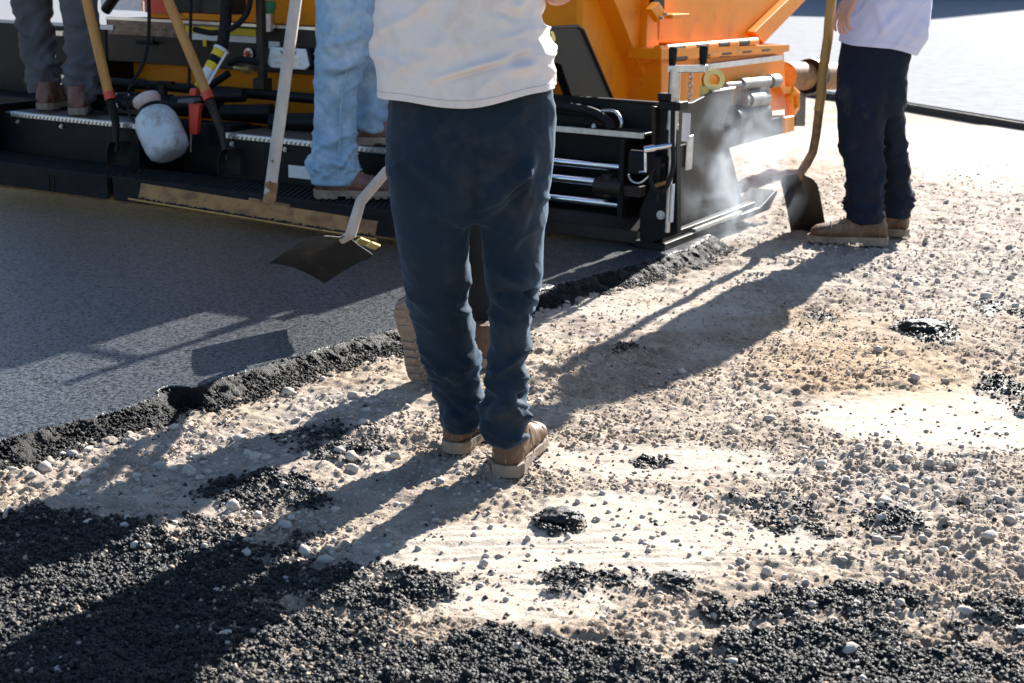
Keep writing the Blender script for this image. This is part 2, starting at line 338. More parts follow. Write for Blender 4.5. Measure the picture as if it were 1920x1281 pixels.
# ------------------------------------------------------------------ fresh asphalt mat with ragged edge
def mat_material():
    m = bpy.data.materials.new('fresh_asphalt'); m.use_nodes = True; n = m.node_tree.nodes; l = m.node_tree.links; b = n['Principled BSDF']
    tc = n.new('ShaderNodeTexCoord')
    v = n.new('ShaderNodeTexVoronoi'); v.inputs['Scale'].default_value = 190; l.new(tc.outputs['Object'], v.inputs['Vector'])
    q = n.new('ShaderNodeTexNoise'); q.inputs['Scale'].default_value = 80; q.inputs['Detail'].default_value = 8; q.inputs['Roughness'].default_value = .8; l.new(tc.outputs['Object'], q.inputs['Vector'])
    r = n.new('ShaderNodeValToRGB'); r.color_ramp.elements[0].position = .42; r.color_ramp.elements[0].color = (.004, .008, .009, 1); r.color_ramp.elements[1].position = .62; r.color_ramp.elements[1].color = (.125, .13, .142, 1)
    l.new(q.outputs[0], r.inputs[0]); l.new(r.outputs[0], b.inputs['Base Color'])
    mr = n.new('ShaderNodeMapRange'); mr.inputs[1].default_value = .43; mr.inputs[2].default_value = .56; mr.inputs[3].default_value = .05; mr.inputs[4].default_value = .85; l.new(q.outputs[0], mr.inputs[0]); l.new(mr.outputs[0], b.inputs['Specular IOR Level'])
    b.inputs['Roughness'].default_value = .29
    mm = n.new('ShaderNodeMath'); mm.operation = 'ADD'; l.new(v.outputs[0], mm.inputs[0]); l.new(q.outputs[0], mm.inputs[1])
    bp = n.new('ShaderNodeBump'); bp.inputs['Strength'].default_value = .5; bp.inputs['Distance'].default_value = .0032; l.new(mm.outputs[0], bp.inputs['Height']); l.new(bp.outputs[0], b.inputs['Normal'])
    return m
M['mat'] = mat_material(); M['mat_edge'] = mat('crumbly_asphalt_side', (.007, .007, .007), .6, 0, .4, 90, .9, 220, spec=.25)
pts = []
for a, b in zip(EDGE[:-1], EDGE[1:]):
    k = max(2, int(np.linalg.norm(b-a)/.007)); pts += [a+(b-a)*i/k for i in range(k)]
pts.append(EDGE[-1]); pts = np.array(pts)
ker = np.ones(9)/9; sm_ = np.stack([np.convolve(np.pad(pts[:, i], 4, 'edge'), ker, 'valid') for i in (0, 1)], 1); pts = sm_
tg = np.gradient(pts, axis=0); tg /= np.linalg.norm(tg, axis=1)[:, None]; tg = np.stack([np.convolve(np.pad(tg[:, i], 40, 'edge'), np.ones(81)/81, 'valid') for i in (0, 1)], 1); tg /= np.linalg.norm(tg, axis=1)[:, None]; nr = np.stack([tg[:, 1], -tg[:, 0]], 1)   # toward the sand
off = fbm(np.stack([np.arange(len(pts))*.035, np.zeros(len(pts))], 1), 5, 77)*.02-.045*np.exp(-((np.linalg.norm(pts-gp(345, 738, .06)[:2], axis=1))/.06)**4)
off = off-.04*np.exp(-((np.linalg.norm(pts-gp(350, 736, .06)[:2], axis=1))/.05)**4)
prof = [(-.16, .0605), (-.12, .0605), (-.07, .0605), (-.045, .060), (-.03, .059), (-.018, .057), (-.008, .053), (0, .048), (.008, .042), (.016, .035), (.024, .028), (.033, .021), (.043, .014), (.055, .007), (.07, .0), (.085, -.008), (.1, -.02)]
NPf = len(prof); EV = []
for j, (o_, z_) in enumerate(prof):
    wq = np.clip((o_+.1)/.1, 0, 1)
    q = pts+nr*(o_+off*wq)[:, None]; p3 = np.stack([q[:, 0], q[:, 1], np.full(len(q), z_)], 1)
    rough = np.clip((o_+.05)/.05, 0, 1)
    nz_ = fbm(np.c_[q*55, np.full(len(q), z_*55)], 3, 81)*.011*rough+fbm(np.c_[q*14, np.full(len(q), z_*14)], 2, 91)*.014*rough
    p3[:, :2] += nr*nz_[:, None]*.8; p3[:, 2] += nz_*.7
    EV.append(p3)
EV = np.array(EV); ne = len(pts); idx = np.arange(NPf*ne).reshape(NPf, ne)
quads = np.stack([idx[:-1, :-1], idx[:-1, 1:], idx[1:, 1:], idx[1:, :-1]], -1).reshape(-1, 4)
em = fast_mesh('mat_edge', EV.reshape(-1, 3), quads); em.polygons.foreach_set('use_smooth', [True]*len(em.polygons)); em.materials.append(M['mat_edge']); em.materials.append(M['mat']); em.polygons.foreach_set('material_index', (np.arange(len(quads)) < (ne-1)*5).astype(np.int32))
mb = MB(); E0, E1 = EDGE[0], EDGE[-1]; inner = [(*(EDGE[i]+np.array([-.075, .04])), .0585) for i in range(len(EDGE))]
far = [tuple(PW(-.08, .5, 0)[:2]), tuple(PW(-5.6, .5, 0)[:2]), (-9, 6), (-9, 2), (-4, 1.5)]
poly = inner+[(x, y, .0585) for x, y in far]
mb.add(poly+[(x, y, -.05) for x, y, z in poly], [tuple(range(len(poly)))])
mato = obj('road', mb, 'mat'); tag(mato, 'fresh black asphalt mat laid by the paver', kind='structure')
eo = obj('ragged_edge', em, 'mat_edge', mato, smooth=True, autos=False)
# crumbs along the ragged edge
n = 26000; i = rng.integers(0, ne, n); o_ = rng.normal(.035, .035, n); o_ = np.clip(o_, -.02, .16)
z_ = np.interp(o_, [-.02, 0, .03, .07, .2], [.055, .044, .02, .002, .002])
q = pts[i]+nr[i]*(o_+off[i])[:, None]; P = np.c_[q, z_]; P = P[(P[:, 1] < 7.4)]
s = .0016+.0055*rng.random(len(P))**2.6
g = bpy.data.objects.new('edge_crumbs', rocks('edge_crumbs', P, s, 'mat_edge', (.6, 1), low=True)); COL.objects.link(g); tag(g, 'black asphalt crumbs fallen along the mat edge', kind='stuff')

# far finished pavement on the right and the building whose shadow falls on it
M['oldroad'] = mat('older_asphalt', (.21, .218, .235), .9, 0, .2, 6, .3, 120, spec=.1)
fp = [(5.6, 9.2), (4.75, 12.9), (4.13, 15.0), (3.5, 16.5), (2.9, 18.2), (1.5, 19.5), (-6, 19.5), (-60, 20), (-60, 300), (300, 300), (300, 5), (9, 5)]
mb = MB().prism([(x, y, -.04) for x, y in fp], (0, 0, .10)); fpo = obj('pavement', mb, 'oldroad'); tag(fpo, None, kind='structure')
mb = MB(); 
for a, b in zip(fp[:5], fp[1:6]):
    a, b = Vector((*a, 0)), Vector((*b, 0)); nn = (b-a).cross(Vector((0, 0, 1))).normalized()*-.03
    mb.prism([a+nn*-.1+Vector((0, 0, -.03)), b+nn*-.1+Vector((0, 0, -.03)), b+nn*1.2+Vector((0, 0, -.03)), a+nn*1.2+Vector((0, 0, -.03))], (0, 0, .075))
obj('cut_edge', mb, 'tar', fpo)
bl = empty('office_building', (0, 0, 0)); tag(bl, 'tall plain concrete block far beyond the paved lot', 'building')
c0 = Vector((12.3+.488*46, 43.1+.873*46, 0)); e1 = Vector((-.873, .488, 0)); e2 = Vector((.488, .873, 0)); hh = 46*math.tan(SEL)
mb = MB().prism([c0, c0+e1*34, c0+e1*34+e2*14, c0+e2*14], (0, 0, hh)); obj('wall', mb, 'concrete', bl)
wm = None
for fl in range(7):
    for k in range(10):
        p = c0+e1*(2.0+k*3.2)-e2*.03+Vector((0, 0, 1.2+fl*3.2))
        if wm is None: wm = MB().prism([(0, 0, 0), e1*1.8, e1*1.8-e2*.06, -e2*.06], (0, 0, 1.7)).mesh('window')
        o = obj('window', wm, 'glass', bl) if not wm.users else bpy.data.objects.new('window', wm)
        if o.name not in COL.objects: COL.objects.link(o); o.parent = bl
        o.location = p

# ------------------------------------------------------------------ the paver
pav = empty('asphalt_paver'); tag(pav, 'orange and black asphalt paver laying the fresh mat', 'paver')
pav.matrix_world = Matrix(((*PM[0], PO[0]), (*PM[1], PO[1]), (*PM[2], PO[2]), (0, 0, 0, 1)))
def part(name, mb, m, parent=None, **k): return obj(name, mb, m, parent or pav, **k)
def bolt(p, axis, r=.012, m='steel', parent=None, name='bolt'):
    p = Vector(p); a = Vector(axis).normalized()
    return part(name, MB().tube([p, p+a*.008], r, 12).tube([p+a*.008, p+a*.018], r*.7, 6), m, parent)
def hose(pts, r, parent=None, m='rubber', name='hose', n=24):
    pts = [Vector(p) for p in pts]; out = []
    for i in range(len(pts)-1):
        p0, p1, p2, p3 = pts[max(i-1, 0)], pts[i], pts[i+1], pts[min(i+2, len(pts)-1)]
        for k in range(8):
            t = k/8; out.append(.5*((2*p1)+(p2-p0)*t+(2*p0-5*p1+4*p2-p3)*t*t+(3*p1-p0-3*p2+p3)*t**3))
    out.append(pts[-1]); return part(name, MB().tube(out, r, 10), m, parent, smooth=True)
BV = dict(bevel=.004)
# walkboard sections with rubber tread
for x0, x1 in ((-4.75, -2.90), (-2.86, -.8)):
    wb = part('walkboard', MB().box(x0, x1, -.645, -.29, .06, .155).box(x0, x1, -.66, -.645, .035, .165), 'rubber', bevel=.006)
    mb = MB(); xs = np.arange(x0+.03, x1-.02, .034)
    for r_ in range(9):
        for xx in xs+(.017 if r_ % 2 else 0):
            yy = -.625+r_*.036
            mb.add([(xx-.012, yy-.013, .155), (xx+.012, yy-.013, .155), (xx+.012, yy+.013, .155), (xx-.012, yy+.013, .155), (xx-.007, yy-.009, .166), (xx+.007, yy-.009, .166), (xx+.007, yy+.009, .166), (xx-.007, yy+.009, .166)], [(4, 5, 6, 7), (0, 1, 5, 4), (1, 2, 6, 5), (2, 3, 7, 6), (3, 0, 4, 7)])
    tag(part('tread_lugs', mb, 'rubber', wb), None, kind='stuff')
    for xx in (x1-.45, x1-.41): part('drain_slot', MB().box(xx, xx+.012, -.664, -.659, .04, .13), 'black', wb)
part('screed_plate', MB().box(-4.8, -.75, -.58, .55, .004, .05), 'rust')
part('screed_body', MB().box(-4.6, -.72, .12, .5, .05, .34), 'black', **BV)
# steps
for x0, x1, xs0 in ((-4.12, -3.02, -4.03), (-2.42, -.78, -2.39)):
    st = part('step', MB().box(x0, x1, -.29, .1, .06, .385), 'black', bevel=.004)
    part('tread_plate', MB().box(x0+.01, x1-.01, -.275, .1, .387, .395), 'plate', st)
    part('edge_strip', MB().box(xs0, x1-.01, -.302, -.262, .372, .402), 'alu', st, bevel=.003)
    mb = MB()
    for xx in np.arange(xs0+.015, x1-.02, .03):
        mb.add([(xx-.010, -.303, .378), (xx+.002, -.303, .375), (xx+.010, -.303, .396), (xx-.002, -.303, .399), (xx, -.307, .387)], [(0, 1, 4), (1, 2, 4), (2, 3, 4), (3, 0, 4)])
    tag(part('strip_pattern', mb, 'alu', st), None, kind='stuff')
    for xx in (xs0+.06, xs0+.42): bolt((xx, -.291, .345), (0, -1, 0), .013, 'steel', st)
part('sticker', MB().box(LY(541, 300, -.292)[0], LY(585, 300, -.292)[0], -.295, -.291, .20, .265), 'white')
part('end_plate', MB().box(-4.16, -4.13, -.5, .3, .08, .44), 'black', **BV)
part('side_frame', MB().box(-5.4, -4.03, .5, .82, .05, .86).box(-5.4, -4.2, .2, .5, .05, .42), 'black', **BV)
for zz in (.30, .52, .80): part('frame_bar', MB().box(-4.62, -4.3, .48, .497, zz, zz+.03), 'steel')
part('corner_post', MB().box(-4.33, -4.26, -.36, -.29, .1, 1.6).box(-4.36, -4.2, -.40, -.25, .42, .45), 'black', **BV)
# mechanical clutter between the steps
cl = part('depth_crank_housing', MB().box(-2.98, -2.46, .02, .115, .06, .40).box(-2.62, -2.46, -.16, .02, .3, .42), 'black', **BV)
for q in ((-2.93, .52, .25, .05), (-2.75, .58, .3, .04), (-2.55, .5, .28, .045), (-3.3, .5, .2, .05), (-3.55, .5, .22, .05), (-2.2, .47, .25, .05), (-1.8, .5, .25, .06)):
    part('cylinder', MB().tube([(q[0]-.14, .05, q[1]-.04), (q[0]+.16, .12, q[1]-.02)], q[3], 14), 'black', smooth=True)
part('cross_pipe', MB().tube([(-4.1, .2, .43), (-.8, .2, .43)], .035, 14), 'black', smooth=True)
part('cross_pipe', MB().tube([(-4.1, .3, .55), (-.8, .3, .55)], .03, 14), 'black', smooth=True)
part('support_bar', MB().tube([(-3.15, .1, .42), (-2.85, .3, .66)], .022, 10), 'black', smooth=True)
part('support_bar', MB().tube([(-1.85, .0, .45), (-2.2, .3, .68)], .022, 10), 'black', smooth=True)
part('hook_bracket', MB().box(-3.23, -3.18, .1, .13, .42, .60).box(-3.23, -3.12, .1, .13, .585, .605), 'black')
for xx in (-3.52, -3.42, -3.31): part('valve', MB().lathe((xx, .06, .43), (xx, .06, .6), [(0, .022), (.03, .022), (.031, .012), (.06, .012), (.061, .005), (.09, .005)], 12), 'steel', smooth=True)
part('valve_block', MB().box(-3.6, -3.1, .02, .12, .405, .435), 'brown_black', **BV)
# tractor rear: toolbox beam, orange body
a = LY(186, 30, .5); b = LY(600, 130, .5)
tb = part('toolbox', MB().box(-4.02, -1.0, .5, .84, .66, .925), 'brown_black', bevel=.006)
part('top_trim', MB().box(-4.02, -1.0, .494, .52, .918, .934), 'alu', tb)
part('tread_panel', MB().box(-4.0, -3.05, .496, .50, .83, .915), 'plate', tb)
mb = MB()
for r_ in range(3):
    for k in range(34):
        xx = -3.99+k*.028; zz = .845+r_*.024; s_ = 1 if (k+r_) % 2 else -1
        mb.add([(xx-.008, .4958, zz-.004*s_), (xx, .4958, zz-.003), (xx+.008, .4958, zz+.004*s_), (xx, .4958, zz+.003), (xx, .492, zz)], [(0, 1, 4), (1, 2, 4), (2, 3, 4), (3, 0, 4)])
tag(part('diamond_pattern', mb, 'plate', tb), None, kind='stuff')
hx = LY(280, 65, .5)[0]
part('handle', MB().tube([(hx-.07, .495, .79), (hx-.07, .46, .79), (hx+.07, .46, .79), (hx+.07, .495, .79)], .010, 8).tube([(hx+.06, .47, .79), (hx+.06, .47, .83)], .008, 8), 'black', tb)
for x_, y_ in ((350, 48), (0, 0)):
    if x_: 
        p0 = LY(348, 47, .49); p1 = LY(480, 72, .49)
        part('warning_label', MB().box(p0[0], p1[0], .488, .492, .865, .905), 'yellow', tb); part('warning_label', MB().box(p0[0], p1[0], .488, .492, .825, .862), 'white', tb)
p0 = LY(188, 45, .49); part('sticker', MB().box(p0[0], p0[0]+.11, .488, .492, .855, .885), 'white', tb)
p0 = LY(504, 75, .49); part('sticker', MB().box(p0[0], p0[0]+.08, .488, .492, .80, .84), 'white', tb)
part('label_tag', MB().box(LY(380, 70, .47)[0], LY(386, 70, .47)[0], .47, .474, .79, .83), 'yellow', tb)
rb = LY(467, 101, .49); bolt((rb[0], .49, rb[2]), (0, -1, 0), .034, 'steel', tb, 'button_bezel'); bolt((rb[0], .478, rb[2]), (0, -1, 0), .020, 'red', tb, 'button')
part('rear_panel', MB().box(-4.0, -1.0, .70, .84, .30, .658), 'orange', **BV)
part('engine_hood', MB().box(-4.02, -.72, .86, 1.9, .30, 1.62), 'orange', bevel=.02)
part('operator_console', MB().box(-3.6, -.97, .9, 1.3, 1.63, 2.18), 'black', bevel=.02)
part('hand_rail', MB().tube([(-.69, .88, 1.6), (-.69, .88, 2.15), (-.69, 1.2, 2.15), (-1.2, 1.2, 2.15)], .022, 10), 'black')
p0 = LY(330, -60, .35); p1 = LY(440, 28, .35)
cb = part('control_box', MB().box(p0[0], p1[0], .30, .46, p1[2], p1[2]+.34), 'brown_black', bevel=.008)
part('label', MB().box(p0[0]+.02, p1[0]-.05, .296, .2995, p1[2]+.085, p1[2]+.16), 'white', cb)
part('panel_strip', MB().box(LY(186, 0, .83)[0], LY(262, 0, .83)[0], .842, .858, .96, 1.08), 'white'); part('panel_strip', MB().box(LY(268, 0, .83)[0], LY(335, 0, .83)[0], .842, .858, .955, 1.09), 'red')
part('hose_bracket', MB().tube([LY(198, 20, .6), LY(232, -30, .6)], .035, 10), 'black')
pp = LY(490, 60, .35); part('sensor_post', MB().box(pp[0]-.022, pp[0]+.022, .33, .37, .60, 1.7).box(pp[0]-.04, pp[0]+.04, .31, .39, .56, .64), 'brown_black', **BV)
pp = LY(497, 25, .45); part('fuel_cap', MB().lathe((pp[0], .46, 1.0), (pp[0], .46, 1.2), [(0, .05), (.02, .05), (.021, .06), (.07, .06), (.075, .05)], 18), 'green', smooth=True)
part('filler_neck', MB().tube([(pp[0], .46, .9), (pp[0], .46, 1.0)], .05, 16), 'steel', smooth=True)
p0 = LY(496, 127, .36); p1 = LY(578, 93, .36); zc = (p0[2]+p1[2])/2; xc = (p0[0]+p1[0])/2; hw = (p1[0]-p0[0])/2; hz = (p1[2]-p0[2])/2
wl = part('work_lamp', MB().prism([(xc-hw, .40, zc-hz*.6), (xc-hw*.8, .40, zc-hz), (xc+hw*.8, .40, zc-hz), (xc+hw, .40, zc-hz*.6), (xc+hw*.85, .40, zc+hz), (xc-hw*.85, .40, zc+hz)], (0, .10, 0)), 'black', bevel=.008)
part('lamp_face', MB().prism([(xc-hw, .385, zc-hz*.6), (xc-hw*.85, .385, zc-hz), (xc+hw*.7, .385, zc-hz), (xc+hw*.9, .385, zc-hz*.6), (xc+hw*.75, .385, zc+hz), (xc-hw*.85, .385, zc+hz)], (0, .014, 0)), 'lamp', wl, bevel=.006)
for k in range(2): part('lamp_slot', MB().box(xc-hw*.65, xc+hw*.5, .381, .384, zc-hz*.6+k*.035, zc-hz*.6+.016+k*.035), 'steel', wl)
part('lamp_badge', MB().prism([(xc-hw*.4, .381, zc+hz*.7), (xc+hw*.35, .381, zc+hz*.7), (xc+hw*.2, .381, zc+hz*.15), (xc-hw*.25, .381, zc+hz*.15)], (0, .003, 0)), 'rust', wl)
# hoses and striped sleeve
hose([LY(278, -40, .2), LY(279, 60, .2), LY(268, 120, .15), LY(245, 160, .1), LY(240, 190, .05)], .011)
hose([LY(365, 55, .3), LY(400, 62, .28), LY(440, 50, .28), LY(465, 20, .3), LY(470, -20, .3)], .017)
hose([LY(425, -20, .3), LY(423, 40, .3), LY(416, 92, .25)], .035)
hose([LY(358, -20, .25), LY(357, 60, .25), LY(354, 165, .12)], .010)
hose([LY(430, 118, .3), LY(455, 112, .3), LY(490, 118, .35)], .02)
hose([LY(240, 170, .0), LY(262, 150, -.02), LY(280, 160, 0), LY(268, 185, 0)], .008)
a, b = Vector(LY(416, 92, .2)), Vector(LY(372, 168, .05))
part('hose_clamp', MB().tube([a, a+(b-a)*.06], .048, 16), 'white', smooth=True)
for k in range(6):
    t0, t1 = .06+k*.15, .06+(k+1)*.15; part('sleeve_band', MB().tube([a+(b-a)*t0, a+(b-a)*t1], .042-.002*k, 16), ('yellow', 'black', 'yellow', 'white', 'white', 'yellow')[k], smooth=True)
part('hanging_strap', MB().obox((a+b)/2+Vector((.055, -.03, -.02)), (b-a)*.52, (.012, 0, .004), (0, .002, 0)), 'white')
part('brass_fitting', MB().tube([LY(440, 127, .3), LY(458, 130, .3)], .016, 10).tube([LY(458, 130, .29), LY(470, 131, .29)], .024, 10), 'gold')
# right side of the tractor: orange side panel, proud brace, black tow arm
def sp(pts, X): return [tuple(LX(x, y, X)) for x, y in pts]
part('side_panel', MB().box(-.74, -.70, .60, 2.2, .42, 1.62), 'orange', **BV)
bp_ = sp([(1128, -60), (1178, -60), (1241, 100), (1241, 188), (1228, 192)], -.60)
part('side_brace', MB().prism(bp_, (-.11, 0, 0)), 'orange', **BV)
part('side_column', MB().box(-.72, -.56, LX(1190, 30, -.6)[1]+.08, LX(1226, 30, -.6)[1], .80, 1.65), 'orange', **BV)
ta = sp([(985, 54), (1082, 49), (1092, 56), (1150, 190), (1078, 200), (1052, 122), (1038, 117), (985, 117)], -.60)
tw = part('tow_arm', MB().prism(ta, (-.05, 0, 0)), 'black', **BV)
part('arm_rim', MB().tube([Vector(q)+Vector((.004, 0, 0)) for q in ta[:4]], .008, 8), 'brown_black', tw)
pb = LX(1031, 73, -.6); bolt(pb, (1, 0, 0), .038, 'gold', tw)
# screed extension
rim = LY(1046, 180, .3)[2]
ex = part('extension_frame', MB().box(-.95, -.10, .29, .31, .02, rim).box(-.95, -.10, .285, .325, rim-.01, rim+.006), 'black', **BV)
part('ledge', MB().box(-.95, -.09, .10, .285, .522, .535), 'brown_black', ex, bevel=.003)
part('ledge_lip', MB().box(-.95, -.09, .09, .10, .510, .537), 'steel', ex)
bolt((-.40, .17, .535), (0, 0, 1), .012, 'white', ex)
part('bottom_rail', MB().box(-.95, -.06, -.005, .28, .012, .075).add([(-.95, -.005, .077), (-.06, -.005, .077), (-.06, .10, .118), (-.95, .10, .118), (-.95, .28, .118), (-.06, .28, .118)], [(0, 1, 2, 3), (3, 2, 5, 4)]), 'brown_black', ex, bevel=.004)
for (x_, y_), xe in (((1044, 303), -.20), ((1044, 334), -.31), ((1044, 372), -.20)):
    z_ = LY(x_, y_, .13)[2]
    part('guide_tube', MB().tube([(-.95, .14, z_), (xe, .14, z_)], .0235, 20), 'chrome', ex, smooth=True)
    part('tube_end', MB().tube([(xe, .14, z_), (xe+.03, .14, z_)], .032, 16), 'black', ex, smooth=True)
part('tube_bracket', MB().box(-.20, -.17, .05, .29, .13, .50), 'black', ex, **BV)
part('yoke', MB().tube([(-.33, .08, .262), (-.18, .08, .262)], .045, 14).tube([(-.27, .08, .215), (-.27, .08, .32)], .03, 14).box(-.2, -.08, .06, .12, .23, .28), 'brown_black', ex, smooth=True)
hose([(-.95, .2, .60), (-.70, .2, .625), (-.45, .19, .615), (-.33, .17, .575), (-.29, .15, .53)], .022, ex); hose([(-.95, .23, .59), (-.65, .23, .60), (-.4, .21, .59), (-.31, .19, .53)], .02, ex)
hose([(-.36, .17, .62), (-.28, .16, .62), (-.24, .15, .58), (-.24, .15, .55)], .009, ex, 'steel', 'pipe')
# end gate
eg = part('end_gate', MB().prism(sp([(1228, 200), (1300, 192), (1338, 172), (1378, 166), (1356, 238), (1374, 300), (1393, 380), (1232, 452)], .03), (-.02, 0, 0)), 'brown_black', bevel=.003)
part('gate_edge', MB().tube([Vector(q) for q in sp([(1338, 171), (1378, 165)], .035)], .006, 8), 'alu', eg)
sk = MB().box(-.06, .10, -.03, 1.28, .0, .035).prism([(-.06, 1.28, 0), (-.06, 1.28, .035), (-.06, 1.52, .10), (-.06, 1.55, .085), (-.06, 1.42, .0)], (.16, 0, 0)).box(.03, .075, .0, 1.25, .036, .065)
part('skid', sk, 'black', eg, bevel=.004)
part('wear_strip', MB().box(.078, .098, .35, 1.0, .037, .05), 'alu', eg)
rp = [tuple(LY(x, y, -.02)) for x, y in [(1227, 196), (1268, 190), (1270, 440), (1222, 455), (1199, 458), (1199, 395), (1222, 345)]]
part('rear_post', MB().prism(rp, (0, .05, 0)), 'black', eg, bevel=.004)
part('slot', MB().box(*sorted((LY(1232, 350, -.02)[0], LY(1238, 350, -.02)[0])), -.024, -.019, LY(1235, 378, -.02)[2], LY(1235, 310, -.02)[2]), 'tar', eg)
bolt(LY(1240, 403, -.022), (0, -1, 0), .022, 'steel', eg)
zt = LY(1262, 130, -.06)[2]; xp = LY(1260, 250, -.06)[0]
cp_ = part('crank_screw', MB().tube([(xp, -.06, .10), (xp, -.06, .46)], .014, 14).tube([(xp, -.06, .46), (xp, -.06, .62)], .019, 14).tube([(xp, -.06, .60), (xp, -.06, zt)], .027, 16).tube([(xp, -.06, .585), (xp, -.06, .61)], .03, 14), 'steel', eg, smooth=True)
part('scale_plate', MB().box(xp+.016, xp+.022, -.075, -.045, .15, .33), 'white', eg)
b0, b1 = Vector((xp-.03, -.06, zt)), Vector(LY(1326, 117, -.06)); b1.z = zt+.012
part('crank_arm', MB().obox((b0+b1)/2, (b1-b0)/2, (0, .02, 0), (0, 0, .016)), 'alu', eg, bevel=.003)
for q in (b0+Vector((.015, 0, .016)), b1+Vector((-.02, 0, .016))): part('crank_grip', MB().lathe(q, q+Vector((0, 0, 1)), [(0, .012), (.005, .017), (.075, .021), (.085, .016)], 14), 'black', eg, smooth=True)
part('screw_collar', MB().box(xp-.06, xp+.05, -.1, -.0, .675, .715).box(xp-.07, xp+.0, -.09, -.02, .715, .75), 'black', eg, bevel=.004)
part('sticker', MB().box(xp+.035, xp+.075, -.028, -.024, .53, .66), 'white', eg)
kx = LY(1185, 285, -.1)[0]
ak = part('slope_adjuster', MB().box(kx-.01, kx+.15, -.12, -.03, .37, .46).tube([(kx-.01, -.09, .455), (kx+.12, -.09, .455)], .025, 12), 'black', eg, bevel=.004)
c0_ = Vector(LY(1210, 281, -.16)); c1_ = Vector(LY(1262, 272, -.10))
part('adjuster_crank', MB().tube([c0_, c1_], .013, 12).tube([c0_, c0_+Vector((.01, -.01, -.10)), c0_+Vector((-.02, -.01, -.105))], .007, 10).tube([c0_-(c1_-c0_)*.05, c0_+(c1_-c0_)*.35], .018, 12), 'chrome', eg, smooth=True)
hose([LY(1262, 205, -.09), LY(1261, 260, -.1), LY(1262, 310, -.12), LY(1250, 350, -.13), LY(1232, 360, -.13), LY(1220, 340, -.13), LY(1225, 318, -.12), LY(1245, 308, -.08)], .011, eg)
hose([LY(1178, 328, -.1), LY(1185, 340, -.12), LY(1200, 343, -.12), LY(1217, 330, -.11)], .005, eg, 'alu', 'cable'); hose([LY(1225, 350, -.05), LY(1240, 345, -.06), LY(1256, 340, -.06)], .010, eg, 'wood_worn', 'cable')
g0 = LX(1285, 262, .06); g1 = LX(1300, 306, .06)
part('gate_bracket', MB().box(.032, .075, g0[1]-.12, g0[1]+.01, g1[2], g0[2]-.02), 'black', eg); part('bracket_plate', MB().box(.076, .084, g0[1]-.03, g0[1]+.05, g1[2]-.02, g0[2]+.02), 'steel', eg, bevel=.006)
# lifting eye on the gate
ec = Vector(LX(1337, 150, -.02)); mb = MB(); n_ = 20; ax1 = Vector((.45, -.75, .1)).normalized(); ua = ax1.cross(Vector((0, 0, 1))).normalized(); ub = ax1.cross(ua)
vs = []; fs = []
for k in range(n_):
    a_ = 2*math.pi*k/n_; d_ = ua*math.cos(a_)+ub*math.sin(a_)
    vs += [ec+d_*.055+ax1*.04, ec+d_*.03+ax1*.04, ec+d_*.03-ax1*.04, ec+d_*.055-ax1*.04]
for k in range(n_):
    k2 = (k+1) % n_
    for j in range(4): fs.append((k*4+j, k2*4+j, k2*4+(j+1) % 4, k*4+(j+1) % 4))
mb.add(vs, fs); mb.box(ec.x-.05, ec.x-.0, ec.y-.05, ec.y+.04, ec.z-.12, ec.z-.03); part('lifting_eye', mb, 'gold', eg, smooth=True)
# hopper
HX = -.5
hb = part('hopper_box', MB().prism(sp([(1240, 108), (1470, 92), (1474, 205), (1240, 236)], HX), (-.8, 0, 0)), 'orange', bevel=.006)
hw_ = part('hopper_wing', MB().prism(sp([(1230, 82), (1228, -40), (1545, -40), (1452, 55), (1428, 78), (1410, 82)], HX-.06), (-.9, 0, 0)), 'orange', bevel=.02)
part('wing_flange', MB().prism(sp([(1415, 60), (1520, -40), (1550, -40), (1432, 82)], HX-.0), (-.06, 0, 0)), 'orange', bevel=.004)
br = [Vector(q) for q in sp([(1222, 18), (1235, 4), (1250, 25), (1238, 42)], HX+.04)]
part('wing_bracket', MB().prism(br, (-.04, 0, 0)).obox(Vector(LX(1262, 30, HX)), (0, .12, .0), (.05, 0, 0), (0, 0, .012)), 'orange', bevel=.003)
part('gap_shade', MB().prism(sp([(1226, -30), (1246, -30), (1246, 22), (1226, 22)], HX-.03), (-.02, 0, 0)), 'black')  # black sheet standing in for the shade of the open gap
for x_, y_ in ((1238, 34), (1246, 27)): bolt(LX(x_, y_, HX+.045), (1, 0, 0), .010, 'steel')
q0, q1 = Vector(LX(1232, 94, HX+.03)), Vector(LX(1418, 78, HX+.03)); q2, q3 = Vector(LX(1262, 109, HX+.04)), Vector(LX(1440, 93, HX+.04))
for k in range(9):
    t0, t1 = k/9, (k+1)/9
    part('hinge_knuckle', MB().tube([q0+(q1-q0)*t0, q0+(q1-q0)*(t1-.01)], .026, 12), 'black' if k % 2 else 'orange', smooth=True)
    part('hinge_knuckle', MB().tube([q2+(q3-q2)*t0, q2+(q3-q2)*(t1-.01)], .022, 12), 'orange' if k % 2 else 'brown_black', smooth=True)
part('hinge_plate', MB().prism(sp([(1240, 92), (1480, 84), (1480, 96), (1462, 100), (1240, 112)], HX+.06), (-.2, 0, 0)), 'orange')
part('grey_bar', MB().prism(sp([(1316, 122), (1468, 103), (1468, 113), (1316, 133)], HX+.05), (-.05, 0, 0)), 'steel', bevel=.003)
for k in range(11):
    c_ = Vector(LX(1296, 128, HX+.04))+Vector((0, .0, -.024*k)); a_ = (0, .012, 0) if k % 2 else (.012, 0, 0)
    mb = MB(); vs = [c_+Vector((a_[0]*math.cos(t), a_[1]*math.cos(t), .017*math.sin(t))) for t in np.linspace(0, 6.283, 10)]; mb.tube(vs, .004, 6, cap=False); part('chain_link', mb, 'steel', smooth=True)
h0, h1 = Vector(LX(1360, 160, HX+.06)), Vector(LX(1452, 152, HX+.06))
